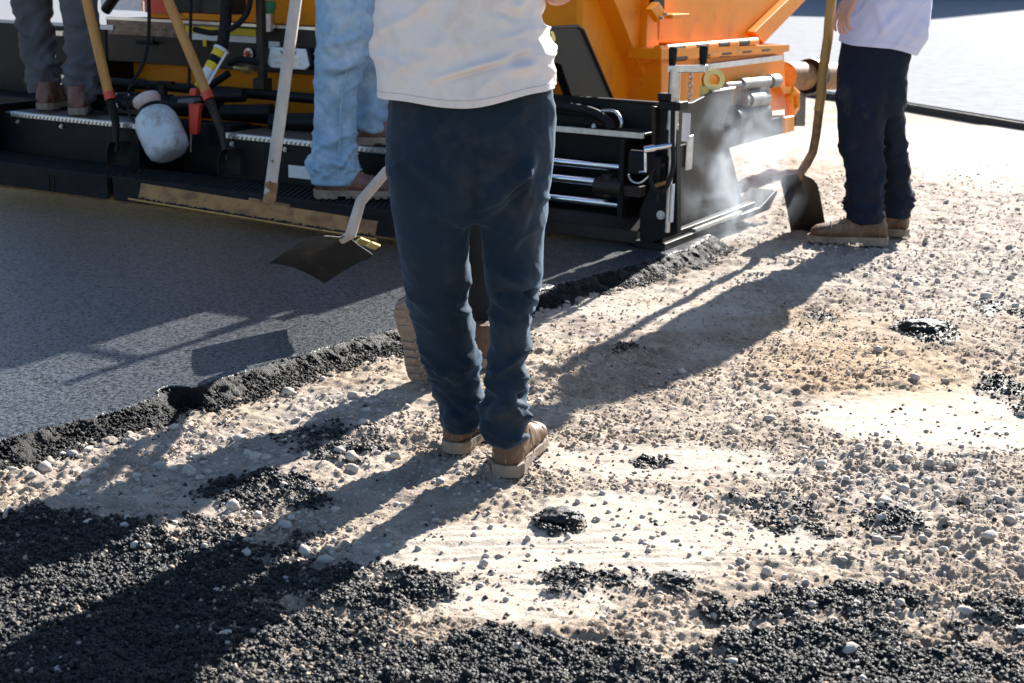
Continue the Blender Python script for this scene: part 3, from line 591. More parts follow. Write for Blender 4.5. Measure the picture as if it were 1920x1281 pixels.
part('hydraulic_cylinder', MB().tube([h0, h0+(h1-h0)*.35], .018, 14).tube([h0+(h1-h0)*.3, h1], .034, 18).tube([h1-(h1-h0)*.12, h1+(h1-h0)*.05], .045, 16), 'dull_steel', smooth=True)
h2, h3 = Vector(LX(1398, 188, HX+.06)), Vector(LX(1432, 184, HX+.06))
part('drive_motor', MB().tube([h2, h3], .055, 18).tube([h2-(h3-h2)*.2, h2], .045, 16), 'dull_steel', smooth=True)
part('motor_flange', MB().prism(sp([(1428, 150), (1445, 152), (1443, 200), (1424, 205)], HX+.08), (-.08, 0, 0)), 'dull_steel', bevel=.006)
h4, h5 = Vector(LX(1366, 225, HX+.04)), Vector(LX(1425, 214, HX+.04)); part('lower_motor', MB().tube([h4, h5], .085, 18), 'black', smooth=True)
part('push_beam', MB().prism(sp([(1300, 262), (1474, 217), (1474, 249), (1300, 296)], HX+.1), (-.06, 0, 0)), 'grey_paint', bevel=.004)
part('beam_end', MB().prism(sp([(1472, 220), (1490, 217), (1490, 246), (1472, 251)], HX+.12), (-.12, 0, 0)), 'orange', bevel=.008)
hk = [Vector(q) for q in sp([(1482, 212), (1479, 180), (1484, 168), (1492, 176), (1492, 200), (1484, 213)], HX+.06)]
part('tow_hook', MB().tube(hk+[hk[0]], .03, 10).prism(sp([(1462, 160), (1488, 164), (1494, 174), (1470, 176)], HX+.07), (-.1, 0, 0)), 'orange', smooth=True)
part('push_roller', MB().tube([LX(1470, 143, HX-.1), LX(1545, 141, HX-.1)+np.array([.15, .0, 0])], .10, 20), 'rust', smooth=True)
part('roller_clamp', MB().tube([LX(1516, 143, HX-.02), LX(1526, 142, HX-.02)], .125, 16), 'black', smooth=True)
part('roller_bracket', MB().prism(sp([(1490, 150), (1512, 150), (1510, 237), (1492, 237)], HX-.05), (-.08, 0, 0)).prism(sp([(1505, 165), (1530, 160), (1530, 178), (1505, 182)], HX-.05), (-.08, 0, 0)), 'brown_black', bevel=.004)
# crawler tracks that carry the tractor
for X0 in (-1.5, -3.6):
    tk = part('crawler_track', MB().prism([(X0, 1.2, -.0), (X0, 3.0, -.0), (X0, 3.25, .2), (X0, 3.0, .42), (X0, 1.2, .42), (X0, .95, .2)], (.32, 0, 0)), 'rubber', bevel=.02)

# ------------------------------------------------------------------ people
def to_mesh_remesh(mb, voxel, smooth_it=6, name='m'):
    me = mb.mesh(name); o = bpy.data.objects.new(name, me); COL.objects.link(o)
    bm = bmesh.new(); bm.from_mesh(me); bmesh.ops.recalc_face_normals(bm, faces=bm.faces); bm.to_mesh(me); bm.free()
    r = o.modifiers.new('r', 'REMESH'); r.mode = 'VOXEL'; r.voxel_size = voxel
    s = o.modifiers.new('s', 'SMOOTH'); s.iterations = smooth_it; s.factor = .5
    dg = bpy.context.evaluated_depsgraph_get(); dg.update()
    out = bpy.data.meshes.new_from_object(o.evaluated_get(dg)); bpy.data.objects.remove(o); out.materials.clear(); return out
def wrinkle(me, fn):
    n = len(me.vertices); co = np.empty(n*3); no = np.empty(n*3); me.vertices.foreach_get('co', co); me.vertices.foreach_get('normal', no)
    co = co.reshape(-1, 3); no = no.reshape(-1, 3); co += no*fn(co, no)[:, None]; me.vertices.foreach_set('co', co.ravel()); me.update()
def cloth_fn(seed, amp, folds=(), knees=(), ankle=None, zk=None):
    def fn(P, N):
        q = P.copy(); wv = np.stack([fbm(P*3, 2, seed+5), fbm(P*3+9, 2, seed+6), fbm(P*3+17, 2, seed+7)], 1)*.06
        q = q+wv
        a = q[:, 0]*.7+q[:, 2]*.7; b_ = q[:, 0]*-.7+q[:, 2]*.7
        rid = lambda n_: np.clip(1-np.abs(n_)*2.6, 0, 1)**1.6-.25
        n1 = rid(fbm(np.stack([a*4.5, b_*13, q[:, 1]*5], 1), 2, seed)); n2 = rid(fbm(np.stack([a*13, b_*4.5, q[:, 1]*5], 1), 2, seed+3))
        n3 = rid(fbm(np.stack([q[:, 0]*9, q[:, 1]*9, q[:, 2]*26+q[:, 0]*9], 1), 2, seed+8))
        calm = .35+1.1*np.clip(fbm(P*4, 2, seed+21)+.35, 0, 1)
        low = np.clip((zk-P[:, 2])/.15, 0, 1) if zk is not None else np.zeros(len(P))
        d = amp*calm*(n1+.8*n2)*(1+.9*low)+amp*.9*low*n3*calm+amp*.25*fbm(P*30, 3, seed+11)
        if ankle is not None:     # stacked folds above the hem
            for z0, h_ in ankle:
                w_ = np.exp(-((P[:, 2]-z0)/h_)**2); d = d+w_*amp*1.5*n3
        for p0, p1, am, wd in folds:
            p0 = np.array(p0); p1 = np.array(p1); ab = p1-p0; t = np.clip(((P-p0)@ab)/(ab@ab), 0, 1); dv = P-(p0+t[:, None]*ab); di = np.linalg.norm(dv, axis=1)
            d = d+2.4*am*np.exp(-(di/wd)**2)*np.sin(np.pi*np.clip(t, .04, .96))**.5
        return d*np.clip((P[:, 2]-P[:, 2].min())/.07, .12, 1)
    return fn
def pixring(y, xl, xr, Y, dep, yaw=0):
    a = atY(xl, y, Y); b = atY(xr, y, Y); c = (a+b)/2; return (c, abs(b[0]-a[0])/2, dep, yaw)
# boot template: heel at y=0, toe at y=L, standing on z=0
def boot_meshes():
    mb = MB(); R = []
    sec = [(.0, .030, .03, .085), (.02, .040, .022, .12), (.07, .043, .022, .15), (.12, .045, .022, .135), (.165, .047, .022, .108), (.21, .053, .022, .092), (.255, .055, .022, .082), (.29, .047, .022, .073), (.312, .026, .024, .055)]
    vs = []; n = 20
    for y, hw, z0, z1 in sec:
        for k in range(n):
            t = 2*math.pi*k/n; ct, st = math.cos(t), math.sin(t)
            vs.append((hw*math.copysign(abs(ct)**.75, ct), y, (z0+z1)/2+(z1-z0)/2*math.copysign(abs(st)**.8, st)))
    fs = [(i*n+k, i*n+(k+1) % n, (i+1)*n+(k+1) % n, (i+1)*n+k) for i in range(len(sec)-1) for k in range(n)]+[tuple(range(n))[::-1], tuple(range((len(sec)-1)*n, len(sec)*n))]
    mb.add(vs, fs)
    mb.rings([((0, .065, .06), .042, .06, 0), ((0, .062, .12), .042, .055, 0), ((0, .062, .145), .038, .05, 0)])
    up_ = to_mesh_remesh(mb, .006, 4, 'boot_upper')
    wrinkle(up_, lambda P, N: .0018*np.sin((P[:, 1]*.8+P[:, 2]*.6)*120)*np.exp(-((P[:, 1]-.17)/.05)**2)+.002*fbm(P*40, 3, 2))
    up_.polygons.foreach_set('use_smooth', [True]*len(up_.polygons))
    out = [(-.030, 0), (-.042, .03), (-.043, .10), (-.046, .16), (-.056, .22), (-.058, .26), (-.048, .30), (-.024, .322), (.014, .324), (.040, .305), (.054, .26), (.052, .21), (.043, .15), (.042, .10), (.041, .03), (.030, 0), (.0, -.010)]
    so_ = MB().prism([(x*1.06, y*1.01-.001, .010) for x, y in out], (0, 0, .024))
    so_.prism([(x*1.04, y, .0) for x, y in [(-.030, 0), (-.042, .03), (-.043, .095), (.042, .095), (.041, .03), (.030, 0), (0, -.010)]], (0, 0, .0105))
    for r_ in range(6):
        y = .135+r_*.030; hw = np.interp(y, [.13, .22, .26, .31], [.040, .052, .053, .028])
        for c_ in (-1, 1):
            so_.prism([(c_*hw*.98, y-.008, .0005), (c_*hw*.98, y+.010, .0005), (c_*hw*.40, y+.016, .0005), (c_*hw*.30, y+.004, .0005)], (0, 0, .0095))
        so_.tube([(-hw*.22, y+.012, .003), (0, y+.002, .003), (hw*.22, y+.012, .003)], .0055, 6)
    for r_ in range(3):
        for c_ in (-1, 1): so_.prism([(c_*.036, .008+r_*.029, -.004), (c_*.036, .026+r_*.029, -.004), (c_*.006, .030+r_*.029, -.004), (c_*.006, .016+r_*.029, -.004)], (0, 0, .0045))
    sm_b = MB()
    for c_ in (-1, 1): sm_b.tube([(c_*.0475, .115, .036), (c_*.047, .100, .07), (c_*.041, .092, .115)], .0016, 5); sm_b.tube([(c_*.044, .03, .036), (c_*.043, .035, .06), (c_*.038, .02, .09)], .0016, 5)
    sm_b.tube([(-.056, .235, .04), (-.048, .232, .075), (-.02, .23, .089), (.02, .23, .089), (.048, .232, .075), (.056, .235, .04)], .0018, 5); sm_b.tube([(0, -.001, .04), (0, .006, .08), (0, .012, .11)], .0018, 5)
    lc = MB()
    for k in range(4):
        y = .135+k*.02; z = np.interp(y, [.12, .165, .21], [.139, .112, .096]); lc.tube([(-.024, y, z-.010), (0, y+.004*(-1)**k, z+.003), (.024, y, z-.010)], .0026, 6)
    return up_, so_.mesh('boot_sole'), sm_b.mesh('boot_seam'), lc.mesh('boot_lace')
BU, BS, BSM, BLC = boot_meshes(); BSM.materials.append(M['sole']); BLC.materials.append(M['wood_worn'])
BOOTM = {}
def boot(parent, heel, yaw, pitch=0, s=1.0, leather='boot', mirror=False, wide=1.0, roll=0, lean=0):
    if leather not in BOOTM:
        a = BU.copy(); a.materials.append(M[leather]); b = BS.copy(); b.materials.append(M['sole']); BOOTM[leather] = (a, b)
    a, b = BOOTM[leather]
    o = bpy.data.objects.new('boot', a); COL.objects.link(o); o.parent = parent
    o.matrix_local = Matrix.Translation(Vector(heel)) @ Matrix.Rotation(lean, 4, 'Y') @ Matrix.Rotation(-yaw, 4, 'Z') @ Matrix.Rotation(pitch, 4, 'X') @ Matrix.Rotation(roll, 4, 'Y') @ Matrix.Diagonal((s*wide*(-1 if mirror else 1), s, s, 1))
    for nm_, me_ in (('sole', b), ('seam', BSM), ('lace', BLC)): 
        q = bpy.data.objects.new(nm_, me_); COL.objects.link(q); q.parent = o
        if nm_ != 'sole': q['kind'] = 'stuff'
    return o
def hand_geo(mb, wrist, d, pn, side, curl=.5, s=1.0, spread=.06):
    """palm + five fingers. d: direction of the fingers, pn: palm normal (the way fingers curl), side: thumb direction"""
    wrist, d, pn, side = Vector(wrist), Vector(d).normalized(), Vector(pn).normalized(), Vector(side).normalized()
    side = (side-d*side.dot(d)).normalized()
    for off in (-.030, -.010, .010, .030):
        mb.tube([wrist+side*off*.55*s-d*.01, wrist+d*.045*s+side*off*.85*s, wrist+d*.090*s+side*off*s], [.014*s, .015*s, .0105*s], 10, flat=.85)
    for k, (off, L_) in enumerate(((.033, .072), (.011, .082), (-.011, .076), (-.032, .058))):
        p = wrist+d*.088*s+side*off*s; ang = curl*.45+.10*k; pts_ = [p-d*.02*s, p]
        ax = d.cross(pn).normalized()
        for seg, fr in enumerate((.46, .31, .23)):
            dirv = Matrix.Rotation(ang, 3, ax) @ d; p = p+(dirv+side*spread*(1.5-k))*L_*fr*s; pts_.append(p.copy()); ang += curl*(.75-.1*seg)
        mb.tube(pts_, [.0085*s, .0088*s, .0080*s, .0074*s, .0056*s], 10)
    p = wrist+d*.025*s+side*.026*s; td = (side*.75+d*.75+pn*.35).normalized()
    mb.tube([p-side*.012*s, p+td*.035*s, p+(td*.062+d*.012+pn*.008)*s, p+(td*.075+d*.030+pn*.014)*s], [.013*s, .0118*s, .0098*s, .0068*s], 10)
def body(parent, hip, sh_l, el_l, wr_l, sh_r, el_r, wr_r, head, face, hands, voxel=.007, skin='skin'):
    mb = MB(); mid = (Vector(sh_l)+Vector(sh_r))/2; hip = Vector(hip)
    acr = (Vector(sh_l)-Vector(sh_r)).normalized()
    for t in (-1, 0, 1): mb.tube([hip+acr*.06*t, hip+(mid-hip)*.5+acr*.06*t, mid+acr*.05*t-Vector((0, 0, .06))], [.07, .075, .07], 14)
    for sh, el, wr in ((sh_l, el_l, wr_l), (sh_r, el_r, wr_r)):
        sh, el, wr = map(Vector, (sh, el, wr)); mb.tube([mid-Vector((0, 0, .08)), sh, sh+(el-sh)*.4, el, el+(wr-el)*.25, el+(wr-el)*.7, wr, wr+(wr-el).normalized()*.015], [.06, .056, .05, .041, .045, .036, .028, .026], 16)
    hd = Vector(head); f_ = Vector(face).normalized(); upv = Vector((0, 0, 1)); sd = f_.cross(upv)
    mb.tube([mid-Vector((0, 0, .06)), mid+Vector((0, 0, .03)), hd-Vector((0, 0, .06))], [.07, .058, .055], 14)
    bmh = bmesh.new(); bmesh.ops.create_uvsphere(bmh, u_segments=20, v_segments=14, radius=1); v_ = [hd+sd*v.co.x*.076+f_*v.co.y*.096+upv*v.co.z*.115 for v in bmh.verts]; f__ = [tuple(v.index for v in f.verts) for f in bmh.faces]; bmh.free(); mb.add(v_, f__)
    mb.tube([hd+f_*.05-upv*.075, hd+f_*.085-upv*.085], [.045, .03], 12)
    mb.tube([hd+f_*.088+upv*.012, hd+f_*.104-upv*.012, hd+f_*.112-upv*.028], [.008, .011, .014], 8)
    mb.tube([hd+f_*.090+sd*-.04+upv*.028, hd+f_*.096+upv*.026, hd+f_*.090+sd*.04+upv*.028], .010, 8)
    for s_ in (-1, 1):
        mb.tube([hd+sd*s_*.074+upv*.02, hd+sd*s_*.086+upv*.0, hd+sd*s_*.076-upv*.03], [.014, .017, .010], 8)
        mb.tube([hd+f_*.092+sd*s_*.020-upv*.055, hd+f_*.094-upv*.054], .008, 8)
    for h_ in hands: hand_geo(mb, *h_)
    me = to_mesh_remesh(mb, voxel, 3, 'body'); me.polygons.foreach_set('use_smooth', [True]*len(me.polygons))
    o = obj('body', me, skin, parent)
    hb_ = MB(); bmh = bmesh.new(); bmesh.ops.create_icosphere(bmh, subdivisions=3, radius=1)
    vv = []
    for v in bmh.verts:
        c = v.co; k = 1.09+.02*math.sin(c.x*23+c.z*31); vv.append(hd+upv*.012-f_*.008+sd*c.x*.079*k+f_*c.y*.097*k+upv*c.z*.116*k)
    fsx = [tuple(v.index for v in f.verts) for f in bmh.faces if sum((v.co.z*1.0-v.co.y*.9) for v in f.verts)/3 > .05]; bmh.free()
    hb_.add(vv, fsx); obj('hair', hb_, 'hair', parent, smooth=True, autos=False)
    for s_ in (-1, 1):
        e_ = MB().lathe(hd+f_*.083+sd*s_*.032+upv*.012, hd+f_*.2+sd*s_*.032+upv*.012, [(0, .012), (.008, .011), (.013, .005)], 10); obj('eye', e_, 'white', parent, smooth=True)
    return o
def shirt_mesh(rows, hem, sleeves, wr, n=170, m=140):
    """rows: rings from hem upwards (centre, a, b, yaw); hem(theta)->dz of the lowest ring"""
    R = rows; K = len(R); V = []
    cs = np.array([r_[0] for r_ in R]); aa = np.array([r_[1] for r_ in R]); bb = np.array([r_[2] for r_ in R]); zz = cs[:, 2]
    ts = np.linspace(0, 1, m); zi = zz[0]+(zz[-1]-zz[0])*ts
    for j, z in enumerate(zi):
        cx = np.interp(z, zz, cs[:, 0]); cy = np.interp(z, zz, cs[:, 1]); a = np.interp(z, zz, aa); b = np.interp(z, zz, bb); th = np.arange(n)*2*np.pi/n
        x = np.sign(np.cos(th))*np.abs(np.cos(th))**.85*a; y = np.sign(np.sin(th))*np.abs(np.sin(th))**.85*b; yaw = R[0][3]
        dz = np.array([hem(t) for t in th])*(1-ts[j])**2
        V.append(np.stack([cx+x*math.cos(yaw)-y*math.sin(yaw), cy+x*math.sin(yaw)+y*math.cos(yaw), np.full(n, z)+dz], 1))
    V = np.concatenate(V); Fq = []
    idx = np.arange(m*n).reshape(m, n); q = np.stack([idx[:-1], np.roll(idx, -1, 1)[:-1], np.roll(idx, -1, 1)[1:], idx[1:]], -1).reshape(-1, 4)
    mb = MB(); mb.v = [tuple(v) for v in V]; mb.f = [tuple(f) for f in q]+[tuple(idx[-1])]
    for pts, rad in sleeves:
        P_ = [Vector(p) for p in pts]; fine = []; fr = []
        for i in range(len(P_)-1):
            for k in range(8): fine.append(P_[i]+(P_[i+1]-P_[i])*k/8); fr.append(rad[i]+(rad[i+1]-rad[i])*k/8)
        fine.append(P_[-1]); fr.append(rad[-1]); mb.tube(fine, fr, 28, cap=False)
    me = mb.mesh('shirt'); bm = bmesh.new(); bm.from_mesh(me); bmesh.ops.recalc_face_normals(bm, faces=bm.faces); bm.to_mesh(me); bm.free(); me.update()
    wrinkle(me, wr); me.polygons.foreach_set('use_smooth', [True]*len(me.polygons))
    me['hem_n'] = n; return me
def add_shirt(parent, me, m):
    nh = me['hem_n']; co = [me.vertices[5*nh+k].co.copy() for k in range(nh)]; no_ = [me.vertices[5*nh+k].normal.copy() for k in range(nh)]
    o = obj('shirt', me, m, parent); ring_ = [c+n_*.0008 for c, n_ in zip(co, no_)]; obj('hem_stitch', MB().tube(ring_+[ring_[0]], .0008, 5, cap=False), 'stitch', o)
    s = o.modifiers.new('t', 'SOLIDIFY'); s.thickness = .004; s.offset = -1; return o
def add_trousers(parent, tubes, m, fn, voxel=.010):
    mb = MB()
    for R in tubes:
        R = sorted(R, key=lambda r_: r_[0][2]); z = np.array([r_[0][2] for r_ in R]); zi = np.linspace(z[0], z[-1], 40)
        def sm(vals):
            v = np.interp(zi, z, vals); k = np.ones(5)/5; return np.convolve(np.pad(v, 2, 'edge'), k, 'valid')
        cx, cy, a, b = (sm([f(r_) for r_ in R]) for f in (lambda r_: r_[0][0], lambda r_: r_[0][1], lambda r_: r_[1], lambda r_: r_[2]))
        mb.rings([((cx[i], cy[i], zi[i]), a[i], b[i], R[0][3]) for i in range(40)], 32, 2.05)
    me = to_mesh_remesh(mb, voxel, 4 if voxel > .008 else 8, 'trousers'); wrinkle(me, fn); me.polygons.foreach_set('use_smooth', [True]*len(me.polygons))
    return obj('trousers', me, m, parent)
px = pixring

# --- foreground man, back to the camera
p1 = empty('person'); tag(p1, 'worker in dusty white shirt and navy trousers walking away in the foreground', 'person')
YA = 3.84
pelvis = [px(412, 760, 1012, YA, .10), px(390, 736, 1026, YA, .125), px(350, 727, 1036, YA, .14), px(300, 722, 1041, YA, .145), px(250, 722, 1043, YA, .14), px(200, 724, 1040, YA, .13), px(140, 730, 1030, YA, .12)]
legL = [px(800, 828, 900, 3.95, .092), px(785, 826, 908, 3.95, .09), px(752, 822, 908, 3.95, .08), px(713, 810, 903, 3.95, .075), px(650, 792, 888, 3.93, .08), px(585, 774, 882, 3.90, .088), px(518, 756, 880, 3.87, .10), px(470, 747, 879, YA, .11), px(430, 740, 881, YA, .115), px(395, 735, 886, YA, .12), px(330, 725, 890, YA, .12)]
legR = [px(822, 912, 990, 3.755, .092), px(785, 906, 984, 3.755, .09), px(752, 909, 976, 3.765, .08), px(713, 914, 984, 3.77, .075), px(658, 916, 988, 3.78, .078), px(590, 918, 998, 3.80, .085), px(550, 916, 1004, 3.82, .09), px(528, 911, 1021, 3.82, .10), px(470, 904, 1016, YA, .11), px(430, 900, 1020, YA, .115), px(395, 893, 1026, YA, .12), px(330, 890, 1038, YA, .12)]
def fp_(x, y, Y=3.72): return atY(x, y, Y)
folds = [(fp_(1035, 300), fp_(890, 410), -.008, .007), (fp_(915, 552, 3.74), fp_(1018, 548, 3.74), -.010, .007), (fp_(1045, 265), fp_(905, 400), .018, .020), (fp_(1040, 300), fp_(960, 470), .006, .014), (fp_(890, 250), fp_(888, 420), -.022, .022), (fp_(800, 380), fp_(885, 440), .007, .016), (fp_(905, 500), fp_(1018, 545), .011, .016), (fp_(905, 530), fp_(1015, 575), -.008, .014), (fp_(870, 600), fp_(790, 540), .006, .014), (fp_(930, 690), fp_(990, 740), .009, .012), (fp_(910, 760), fp_(988, 735), -.007, .011), (fp_(925, 800), fp_(990, 775), .010, .012), (fp_(830, 740), fp_(905, 700), .008, .012), (fp_(830, 775), fp_(900, 745), -.006, .011), (fp_(760, 300), fp_(880, 370), .006, .02), (fp_(850, 560), fp_(885, 640), .006, .012)]
add_trousers(p1, [pelvis, legL, legR], 'navy', cloth_fn(3, .0085, folds, ankle=[(.10, .07), (.46, .05)], zk=.42), .0062)
boot(p1, (*gp(848, 853)[:2]+np.array([0, .0]), .006), math.radians(24), 0, .98, 'boot', True, 1.05)
boot(p1, (*gp(948, 898)[:2], .006), math.radians(14), 0, 1.0, 'boot', False, 1.08)
zt_ = atY(800, 205, 3.74)[2]
rows = [px(191, 708, 1040, YA, .155), px(150, 706, 1040, YA, .15), px(100, 704, 1034, YA, .145), px(40, 702, 1014, YA, .14), px(-60, 700, 1016, YA, .135), px(-150, 702, 1014, YA, .125), px(-185, 740, 975, YA, .10), px(-200, 800, 915, YA, .07)]
sh_l = atY(722, -150, YA); sh_r = atY(1000, -150, YA); el_r = atY(1052, -8, YA+.02); el_l = atY(690, -30, YA+.03)
wr_r = np.array(el_r)+np.array([-.03, .22, .06]); wr_l = np.array(el_l)+np.array([.06, .22, .08])
sfolds = [(fp_(780, 168, 3.68), fp_(1038, 92, 3.70), -.012, .007), (fp_(780, 160, 3.68), fp_(1038, 84, 3.70), .010, .012), (fp_(800, 150), fp_(1038, 95), -.012, .012), (fp_(790, 165), fp_(1035, 118), .010, .014), (fp_(960, 0), fp_(1010, 60), .010, .014), (fp_(930, 20), fp_(1005, 40), -.008, .012), (fp_(770, 60), fp_(880, 100), .006, .02), (fp_(985, 60), fp_(1020, 110), .008, .010), (fp_(740, 20), fp_(760, 150), .005, .02)]
hemf = lambda t: .045*max(0, math.cos(t))**1.3+.018*max(0, -math.cos(t))**2+.004*math.sin(5*t)
add_shirt(p1, shirt_mesh(rows, hemf, [([sh_l, (np.array(sh_l)+el_l)/2, el_l+np.array([0, 0, .05])], [.085, .075, .068]), ([sh_r, (np.array(sh_r)+el_r)/2, el_r+np.array([-.01, 0, .05])], [.085, .075, .066])], cloth_fn(40, .016, sfolds)), 'shirt')
body(p1, atY(880, 150, YA), sh_l, el_l, wr_l, sh_r, el_r, wr_r, np.array(sh_l)/2+np.array(sh_r)/2+np.array([0, .05, .26]), (.2, .95, -.2),
     [(wr_r, (-.2, .9, .1), (-.8, -.2, -.5), (0, .2, .9), 1.1), (wr_l, (.2, .9, .1), (.8, -.2, -.5), (0, .2, .9), 1.1)], .008)

# --- right-hand man beside his shovel
p2 = empty('person'); tag(p2, 'worker in pale lavender shirt and dark trousers standing on the gravel beside a shovel', 'person')
YB = 7.27
pel2 = [px(215, 1580, 1690, YB, .12), px(180, 1570, 1696, YB, .15), px(130, 1573, 1702, YB, .16), px(90, 1578, 1708, YB, .155), px(50, 1584, 1706, YB, .14)]
near = [px(417, 1590, 1656, 7.20, .085), px(400, 1587, 1658, 7.20, .09), px(350, 1587, 1656, 7.20, .088), px(300, 1579, 1656, 7.20, .09), px(240, 1570, 1657, 7.21, .105), px(190, 1569, 1668, 7.22, .115), px(130, 1575, 1690, 7.24, .12)]
farl = [px(408, 1660, 1706, 7.42, .08), px(390, 1657, 1707, 7.42, .085), px(350, 1655, 1707, 7.42, .085), px(300, 1650, 1704, 7.40, .09), px(240, 1640, 1697, 7.37, .10), px(190, 1620, 1696, 7.33, .11), px(130, 1600, 1700, 7.30, .12)]
f2 = lambda x, y: atY(x, y, 7.10)
folds = [(f2(1650, 150), f2(1655, 240), .012, .025), (f2(1690, 130), f2(1650, 235), -.012, .02), (f2(1600, 180), f2(1650, 250), .008, .02), (f2(1590, 300), f2(1650, 330), .009, .02), (f2(1660, 240), f2(1700, 250), .012, .018)]
add_trousers(p2, [pel2, near, farl], 'navy2', cloth_fn(60, .010, folds, ankle=[(.16, .07), (.5, .05)], zk=.5), .011)
hb1 = gp(1664, 462)
boot(p2, (hb1[0]-.01, hb1[1], .01), math.radians(-82), 0, 1.22, 'boot', False, 1.05)
hb2 = gp(1706, 447); boot(p2, (hb2[0]-.01, hb2[1]+.02, .01), math.radians(-60), 0, 1.1, 'boot', True, 1.05)
rows = [px(90, 1574, 1718, YB, .165), px(60, 1576, 1738, YB, .17), px(0, 1588, 1746, YB, .17), px(-80, 1588, 1744, YB, .165), px(-170, 1598, 1735, YB, .15), px(-200, 1625, 1710, YB, .11), px(-210, 1645, 1690, YB, .07)]
shn = atY(1665, -165, YB-.17); shf = atY(1672, -165, YB+.17); eln = atY(1662, -75, YB-.27); wrn = atY(1601, -10, YB-.26); elf = atY(1600, -90, YB+.22); wrf = atY(1566, -125, YB+.03)
hemf2 = lambda t: .030*max(0, -math.cos(t))**1.2-.030*max(0, math.cos(t))+.006*math.sin(3*t)
add_shirt(p2, shirt_mesh(rows, hemf2, [([shn, (shn+eln)/2, eln], [.085, .08, .075]), ([shf, (shf+elf)/2, elf], [.085, .08, .07])], cloth_fn(80, .011, [(f2(1640, 0), f2(1660, 70), .008, .02), (f2(1690, 20), f2(1650, 60), .006, .02)])), 'shirt2')
body(p2, atY(1645, 60, YB), shn, eln, wrn, shf, elf, wrf, (np.array(shn)+shf)/2+np.array([-.05, 0, .26]), (-.95, .2, -.2),
     [(wrn, (-.42, .0, -.90), (.80, .35, -.35), (-.35, .75, .2), .55, 1.25), (wrf, (-.6, -.5, .1), (.3, -.8, 0), (0, 0, 1), 1.25)], .0045)

# --- man in jeans stepping up
p3 = empty('person'); tag(p3, 'worker in light blue jeans stepping up onto the paver walkboard, holding the lute', 'person')
YJ = 7.05; YJ2 = 7.30
nl = [px(346, 582, 672, YJ, .095), px(318, 581, 672, YJ, .09), px(290, 585, 668, YJ, .085), px(250, 588, 664, YJ, .085), px(200, 588, 666, YJ, .09), px(160, 590, 676, YJ, .095), px(120, 592, 686, YJ, .10), px(60, 594, 700, YJ, .115), px(0, 592, 706, YJ+.03, .13), px(-60, 590, 712, YJ+.08, .15)]
fl_ = [px(246, 668, 726, YJ2+.02, .085), px(225, 664, 727, YJ2, .09), px(180, 664, 726, YJ2, .085), px(120, 664, 727, YJ2, .09), px(60, 650, 724, YJ2, .10), px(0, 630, 716, YJ2-.05, .12), px(-60, 600, 715, YJ2-.1, .14)]
pe = [px(-30, 592, 712, 7.16, .16), px(-90, 590, 715, 7.18, .19), px(-150, 595, 715, 7.18, .18)]
f3 = lambda x, y: atY(x, y, 6.95)
folds = [(f3(592, 90), f3(670, 70), .010, .02), (f3(590, 130), f3(690, 120), .012, .02), (f3(595, 150), f3(680, 135), -.010, .016), (f3(605, 160), f3(690, 90), .010, .016), (f3(588, 300), f3(670, 315), .010, .018), (f3(600, 270), f3(665, 255), .007, .018)]
add_trousers(p3, [nl, fl_, pe], 'denim', cloth_fn(120, .011, folds, ankle=[(.38, .05), (.95, .05)], zk=.7), .011)
sm_pts = [atY(x, y, YJ-.092) for x, y in [(668, -20), (666, 20), (662, 70), (655, 110), (648, 140), (640, 190), (637, 240), (635, 290), (634, 330)]]
obj('seam', MB().tube(sm_pts, .006, 6), 'denim', p3, smooth=True)
h3_ = PW(*LZ(584, 372, .166)); boot(p3, (h3_[0]+.02, YJ, h3_[2]+.004), math.radians(92), 0, 1.22, 'boot_red', False, 1.05)
h4_ = PW(*LZ(664, 270, .40)); boot(p3, (h4_[0]+.0, YJ2, h4_[2]+.004), math.radians(84), 0, 1.15, 'boot_red', True, 1.05)
rows = [px(-110, 580, 722, 7.17, .2), px(-190, 585, 718, 7.17, .19), px(-300, 590, 712, 7.17, .18), px(-350, 620, 690, 7.17, .12)]
s1, s2 = atY(645, -310, 6.98), atY(650, -310, 7.36); e1_ = atY(610, -200, 6.7); w1_ = atY(578, -165, 6.18); e2_ = atY(665, -170, 7.4); w2_ = atY(720, -130, 7.3)
add_shirt(p3, shirt_mesh(rows, lambda t: 0, [([s1, (s1+e1_)/2, e1_], [.085, .075, .065]), ([s2, (s2+e2_)/2, e2_], [.085, .075, .065])], cloth_fn(140, .004)), 'shirt2')
body(p3, atY(650, -120, 7.17), s1, e1_, w1_, s2, e2_, w2_, (s1+s2)/2+np.array([.06, 0, .26]), (.9, -.4, -.2), [(w1_, (.1, -.9, -.2), (.8, 0, -.3), (.1, .2, .9), 1.2), (w2_, (.8, -.1, -.5), (0, -.9, 0), (.3, 0, .8), .5)], .008)

# --- man in grey trousers on the left step
p4 = empty('person'); tag(p4, 'worker in grey trousers standing on the left step of the paver', 'person')
ga = PW(*LZ(85, 205, .40)); gb = PW(*LZ(150, 215, .40)); ya, yb = ga[1]+.08, gb[1]+.10
l1 = [px(175, 55, 112, ya, .085), px(160, 50, 112, ya, .09), px(140, 52, 106, ya, .085), px(110, 44, 105, ya, .085), px(60, 35, 98, ya, .095), px(0, 26, 95, ya, .11), px(-60, 24, 98, ya-.05, .13)]
l2 = [px(192, 132, 178, yb, .08), px(175, 125, 184, yb, .09), px(150, 124, 183, yb, .085), px(110, 126, 183, yb, .088), px(60, 120, 185, yb, .10), px(0, 115, 181, yb, .115), px(-60, 95, 180, yb+.03, .13)]
pz = [px(-50, 28, 180, (ya+yb)/2, .15), px(-110, 26, 182, (ya+yb)/2, .16), px(-160, 35, 175, (ya+yb)/2, .15)]
